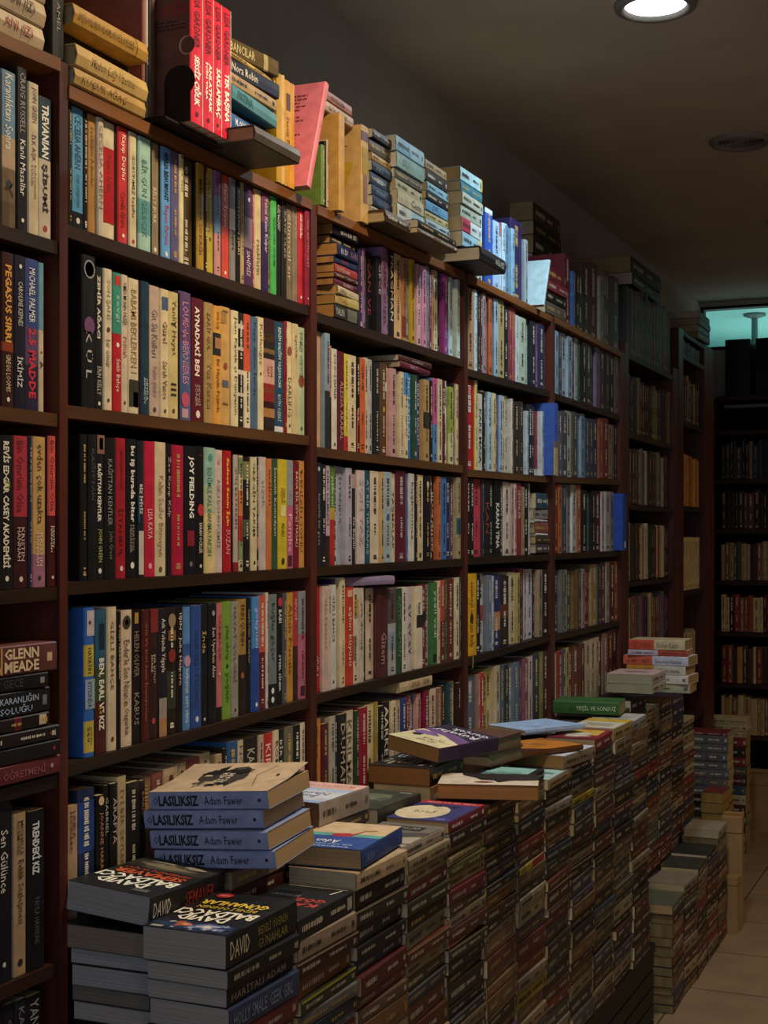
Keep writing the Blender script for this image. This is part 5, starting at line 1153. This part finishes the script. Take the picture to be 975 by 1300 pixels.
# low table and slatted bench
rt = empty('display_table', (-1.12, 2.9, 0))
tag(rt, 'low dark table hidden behind the front stacks, carrying books beside the shelves', 'table')
m = MB(); m.box((-1.192, 1.665, TABLE - .03), (-1.062, 4.2, TABLE), M_BLACK); under(m, 'tabletop', rt)
for x in (-1.185, -1.105):
    for y in (1.69, 4.14):
        m = MB(); m.box((x, y, 0), (x + .035, y + .035, TABLE - .0305), M_BLACK); under(m, 'leg', rt)
rt = empty('slatted_bench', (-1.0, 2.9, 0))
tag(rt, 'low black slatted bench on the tiles carrying the front row of stacks', 'bench')
m = MB(); m.box((-1.055, 1.62, BENCH - .025), (-PF - .0, 4.185, BENCH), M_BLACK); under(m, 'bench_top', rt)
for i in range(5):
    m = MB(); z = .008 + i * .05; m.box((-PF - .022, 1.63, z), (-PF - .004, 4.18, z + .043), M_BLACK); under(m, 'slat', rt)
for y in (1.64, 2.3, 2.95, 3.55, 4.14):
    m = MB(); m.box((-1.05, y, 0), (-PF - .0225, y + .03, BENCH - .0255), M_BLACK); under(m, 'post', rt)

# cartons on the floor
def carton(loc, sx, sy, sz, label, rot=0.):
    rt = empty('cardboard_box', loc)
    rt.rotation_euler = (0, 0, math.radians(rot))
    tag(rt, label, 'box')
    m = MB()
    b = .004
    m.box((-sx / 2, -sy / 2, 0), (sx / 2, sy / 2, sz), M_CARD)
    m.build('carton_body', rt)
    m = MB(); m.box((-sx / 2 - .001, -sy / 2 - .001, sz * .86), (sx / 2 + .001, sy / 2 + .001, sz * .865), M_DARK)
    m.build('lid_seam', rt)
    m = MB(); m.box((-sx / 2 + .002, -.025, sz), (sx / 2 - .002, .025, sz + .0008), noisy('packing_tape', '8a6a40', 'a07c4c', (1, 1, 1), .3, .5)); m.build('tape', rt)


carton((-.99, 7.5, 0), .40, .3, .27, 'large kraft cardboard box on the tiles before the back bookcase')
carton((-.93, 5.53, 0), .075, .13, .42, 'tall slim cardboard box on the tiles, paler than yellow-edged pile', 6)
carton((-.915, 5.425, 0), .05, .07, .21, 'small narrow cardboard box in front of the tall slim one', -4)

# ---------------------------------------------------------------- room
ZC, XW, XR, Y0R, Y1R = 2.80, -1.53, 1.75, -1.5, 8.02


def struct(name, m):
    o = m.build(name)
    tag(o, kind='structure')
    return o


m = MB(); m.box((XW - .1, Y0R - .1, -.1), (XR + .1, Y1R + .1, 0), M_FLOOR); struct('floor', m)
m = MB(); m.box((XW - .1, Y0R - .1, ZC), (XR + .1, Y1R + .1, ZC + .1), M_CEIL); struct('ceiling', m)
m = MB(); m.box((XW - .1, Y0R, 0), (XW, Y1R, ZC), M_WALL); struct('wall_left', m)
m = MB(); m.box((XR, Y0R, 0), (XR + .1, Y1R, ZC), M_WALL); struct('wall_right', m)
WX0, WX1, WZ0, WZ1 = -1.527, .6, 2.53, 2.775
m = MB()
m.box((XW, Y1R, 0), (XR, Y1R + .08, WZ0), M_WALL); m.box((XW, Y1R, WZ1), (XR, Y1R + .08, ZC), M_WALL)
m.box((XW, Y1R, WZ0), (WX0, Y1R + .08, WZ1), M_WALL); m.box((WX1, Y1R, WZ0), (XR, Y1R + .08, WZ1), M_WALL)
struct('wall_back', m)
m = MB(); FX0, FX1, FZ0, FZ1 = -.9, 1.1, .7, 2.3  # assumed window opening in the unseen front wall, admits the cool light
m.box((XW, Y0R - .08, 0), (XR, Y0R, FZ0), M_WALL); m.box((XW, Y0R - .08, FZ1), (XR, Y0R, ZC), M_WALL)
m.box((XW, Y0R - .08, FZ0), (FX0, Y0R, FZ1), M_WALL); m.box((FX1, Y0R - .08, FZ0), (XR, Y0R, FZ1), M_WALL)
struct('wall_front', m)


def glass():
    mt, nt, b = nodes('window_glass')
    b.inputs['Base Color'].default_value = (.92, .97, .96, 1)
    b.inputs['Roughness'].default_value = .02
    b.inputs['Transmission Weight'].default_value = 1
    b.inputs['IOR'].default_value = 1.05
    return mt


M_GLASS = glass()
m = MB(); m.box((WX0, Y1R + .03, WZ0), (WX1, Y1R + .036, WZ1), M_GLASS)
w = struct('window_1', m)
m = MB()
for a, b in (((WX0, Y1R, WZ0), (WX1, Y1R + .07, WZ0 + .02)), ((WX0, Y1R, WZ1 - .015), (WX1, Y1R + .07, WZ1)), ((WX0, Y1R, WZ0), (WX0 + .015, Y1R + .07, WZ1))):
    m.box(a, b, M_BLACK)
o = m.build('window_frame', w)
# the lit room seen through that window
YF = 11.0
m = MB(); m.box((-3.2, Y1R + .09, 2.92), (2.2, YF, 2.98), M_TEALWALL); struct('ceiling_beyond', m)
m = MB(); m.box((-3.2, YF, 1.9), (2.2, YF + .06, 2.98), M_TEALWALL); struct('wall_beyond', m)
m = MB(); m.box((-3.26, Y1R + .09, 1.9), (-3.2, YF, 2.98), M_TEALWALL); struct('wall_beyond_left', m)
m = MB(); m.box((-3.2, Y1R + .09, 1.84), (2.2, YF, 1.9), M_TEALWALL); struct('floor_beyond', m)
# hanging lamp beyond the glass
yl = 9.3
a, b, c = ray(958, 400)
xl = a / b * yl
rt = empty('pendant_lamp', (xl, yl, 2.919))
tag(rt, 'pale pendant lamp on a short stem seen through the far teal window', 'lamp')
M_PALE = noisy('pale_enamel', '5a6866', '6a7876', (1, 1, 1), .4, .4)
m = MB(); m.lathe([(0, 0), (.07, 0), (.07, -.012), (.02, -.03), (0, -.03)], M_PALE, 24); m.build('ceiling_rose', rt, True)
m = MB(); m.lathe([(.02, -.025), (.02, -.2)], M_PALE, 16); m.build('stem', rt, True)
m = MB(); m.lathe([(0, -.19), (.03, -.195), (.07, -.22), (.09, -.26), (.092, -.29), (.085, -.29), (.0, -.25)], M_PALE, 28); m.build('lamp_shade', rt, True)


# ---------------------------------------------------------------- ceiling downlights
def emis(name, col, s):
    mt, nt, b = nodes(name)
    b.inputs['Base Color'].default_value = (.8, .8, .8, 1)
    b.inputs['Emission Color'].default_value = (*col, 1)
    b.inputs['Emission Strength'].default_value = s
    return mt


M_LIT = emis('lit_lens', (.93, .98, 1.0), 6.)
M_CAVITY = noisy('dark_reflector', '14120f', '3a362f', (30, 30, 1), .25, .8)
for n, (x, y, lit, lab) in enumerate(((-.779, 3.505, True, 'lit round ceiling downlight with a white glowing lens'), (-.784, 4.81, False, 'unlit round ceiling downlight with dark reflector, nearer of two'), (-.784, 6.11, False, 'unlit round ceiling downlight cut by the frame edge, farther of two'))):
    rt = empty('ceiling_downlight', (x, y, ZC - .0005))
    tag(rt, lab, 'ceiling light', None if lit else 'unlit downlights in the ceiling')
    m = MB(); m.lathe([(.103, 0), (.1, -.010), (.088, -.016), (.079, -.012), (.074, -.002)], M_METAL, 48); m.build('rim', rt, True)
    if lit:
        m = MB(); m.lathe([(.0741, -.003), (.04, -.006), (.001, -.007)], M_LIT, 40); m.build('lens', rt, True)
    else:
        m = MB(); m.lathe([(.0741, -.002), (.05, -.0012), (.001, -.001)], M_CAVITY, 40); m.build('reflector', rt, True)
        m = MB()
        for q in range(5):
            r0 = .012 + q * .012
            m.lathe([(r0, -.0012), (r0 + .002, -.008), (r0 + .004, -.0012)], M_METAL, 32)
        m.build('louvre', rt, True)


def area(name, loc, rot, size, power, col, spread=180, sy=None):
    l = bpy.data.lights.new(name, 'AREA')
    l.energy = power; l.color = col; l.shape = 'RECTANGLE' if sy else 'DISK'; l.size = size
    if sy: l.size_y = sy
    l.spread = math.radians(spread)
    o = bpy.data.objects.new(name, l)
    C.objects.link(o)
    o.location = loc; o.rotation_euler = [math.radians(r) for r in rot]
    return o


area('assumed_light_warm', (-.56, 2.12, 2.775), (0, 0, 0), .14, 16.5, (1.0, .80, .54), 150)  # assumed lamp out of view, no fixture built, warms the nearest bays
area('downlight_beam_cool', (-.779, 3.505, 2.765), (0, 0, 0), .14, 11, (.80, .93, 1.0), 150)
area('fill_light_far', (.35, 5.0, 2.78), (0, 0, 0), .16, 6, (1.0, .78, .54), 100)  # added fill without a fixture, brightens the aisle floor
area('fill_light_near', (.5, .6, 2.78), (0, 0, 0), .16, 5, (1.0, .74, .5), 160)  # added fill without a fixture, lifts the bounce light
area('assumed_light_end', (.55, 6.7, 2.78), (0, 0, 0), .16, 7, (1.0, .74, .46), 160)  # assumed warm source, no fixture there, brightens the far corner
area('assumed_cool_light', (.1, Y0R - .12, 1.5), (90, 0, 0), 1.9, 15, (.62, .76, 1.0), 180, 1.5)  # added cool area light standing in for an assumed window behind the camera
area('back_room_light', (-.6, 9.6, 2.2), (180, 0, 0), 2.4, 15, (.82, 1.0, .97), 180, 1.6)  # assumed source, makes the room beyond the glass glow

wd = bpy.data.worlds.new('world'); SC.world = wd; wd.use_nodes = True
bg = wd.node_tree.nodes['Background']
bg.inputs['Color'].default_value = (.6, .72, .9, 1); bg.inputs['Strength'].default_value = .25

cam = bpy.data.cameras.new('camera')
co = bpy.data.objects.new('camera', cam)
C.objects.link(co)
co.location = (0, 0, EYE); co.rotation_euler = (math.radians(90), 0, TH)
cam.sensor_fit = 'VERTICAL'; cam.sensor_height = 36; cam.sensor_width = 27; cam.lens = F / 1300 * 36
cam.shift_y = 36 / 1300; cam.clip_start = .02; cam.clip_end = 60
SC.camera = co
SC.view_settings.view_transform = 'Standard'
SC.view_settings.look = 'None'
SC.view_settings.exposure = 0.0
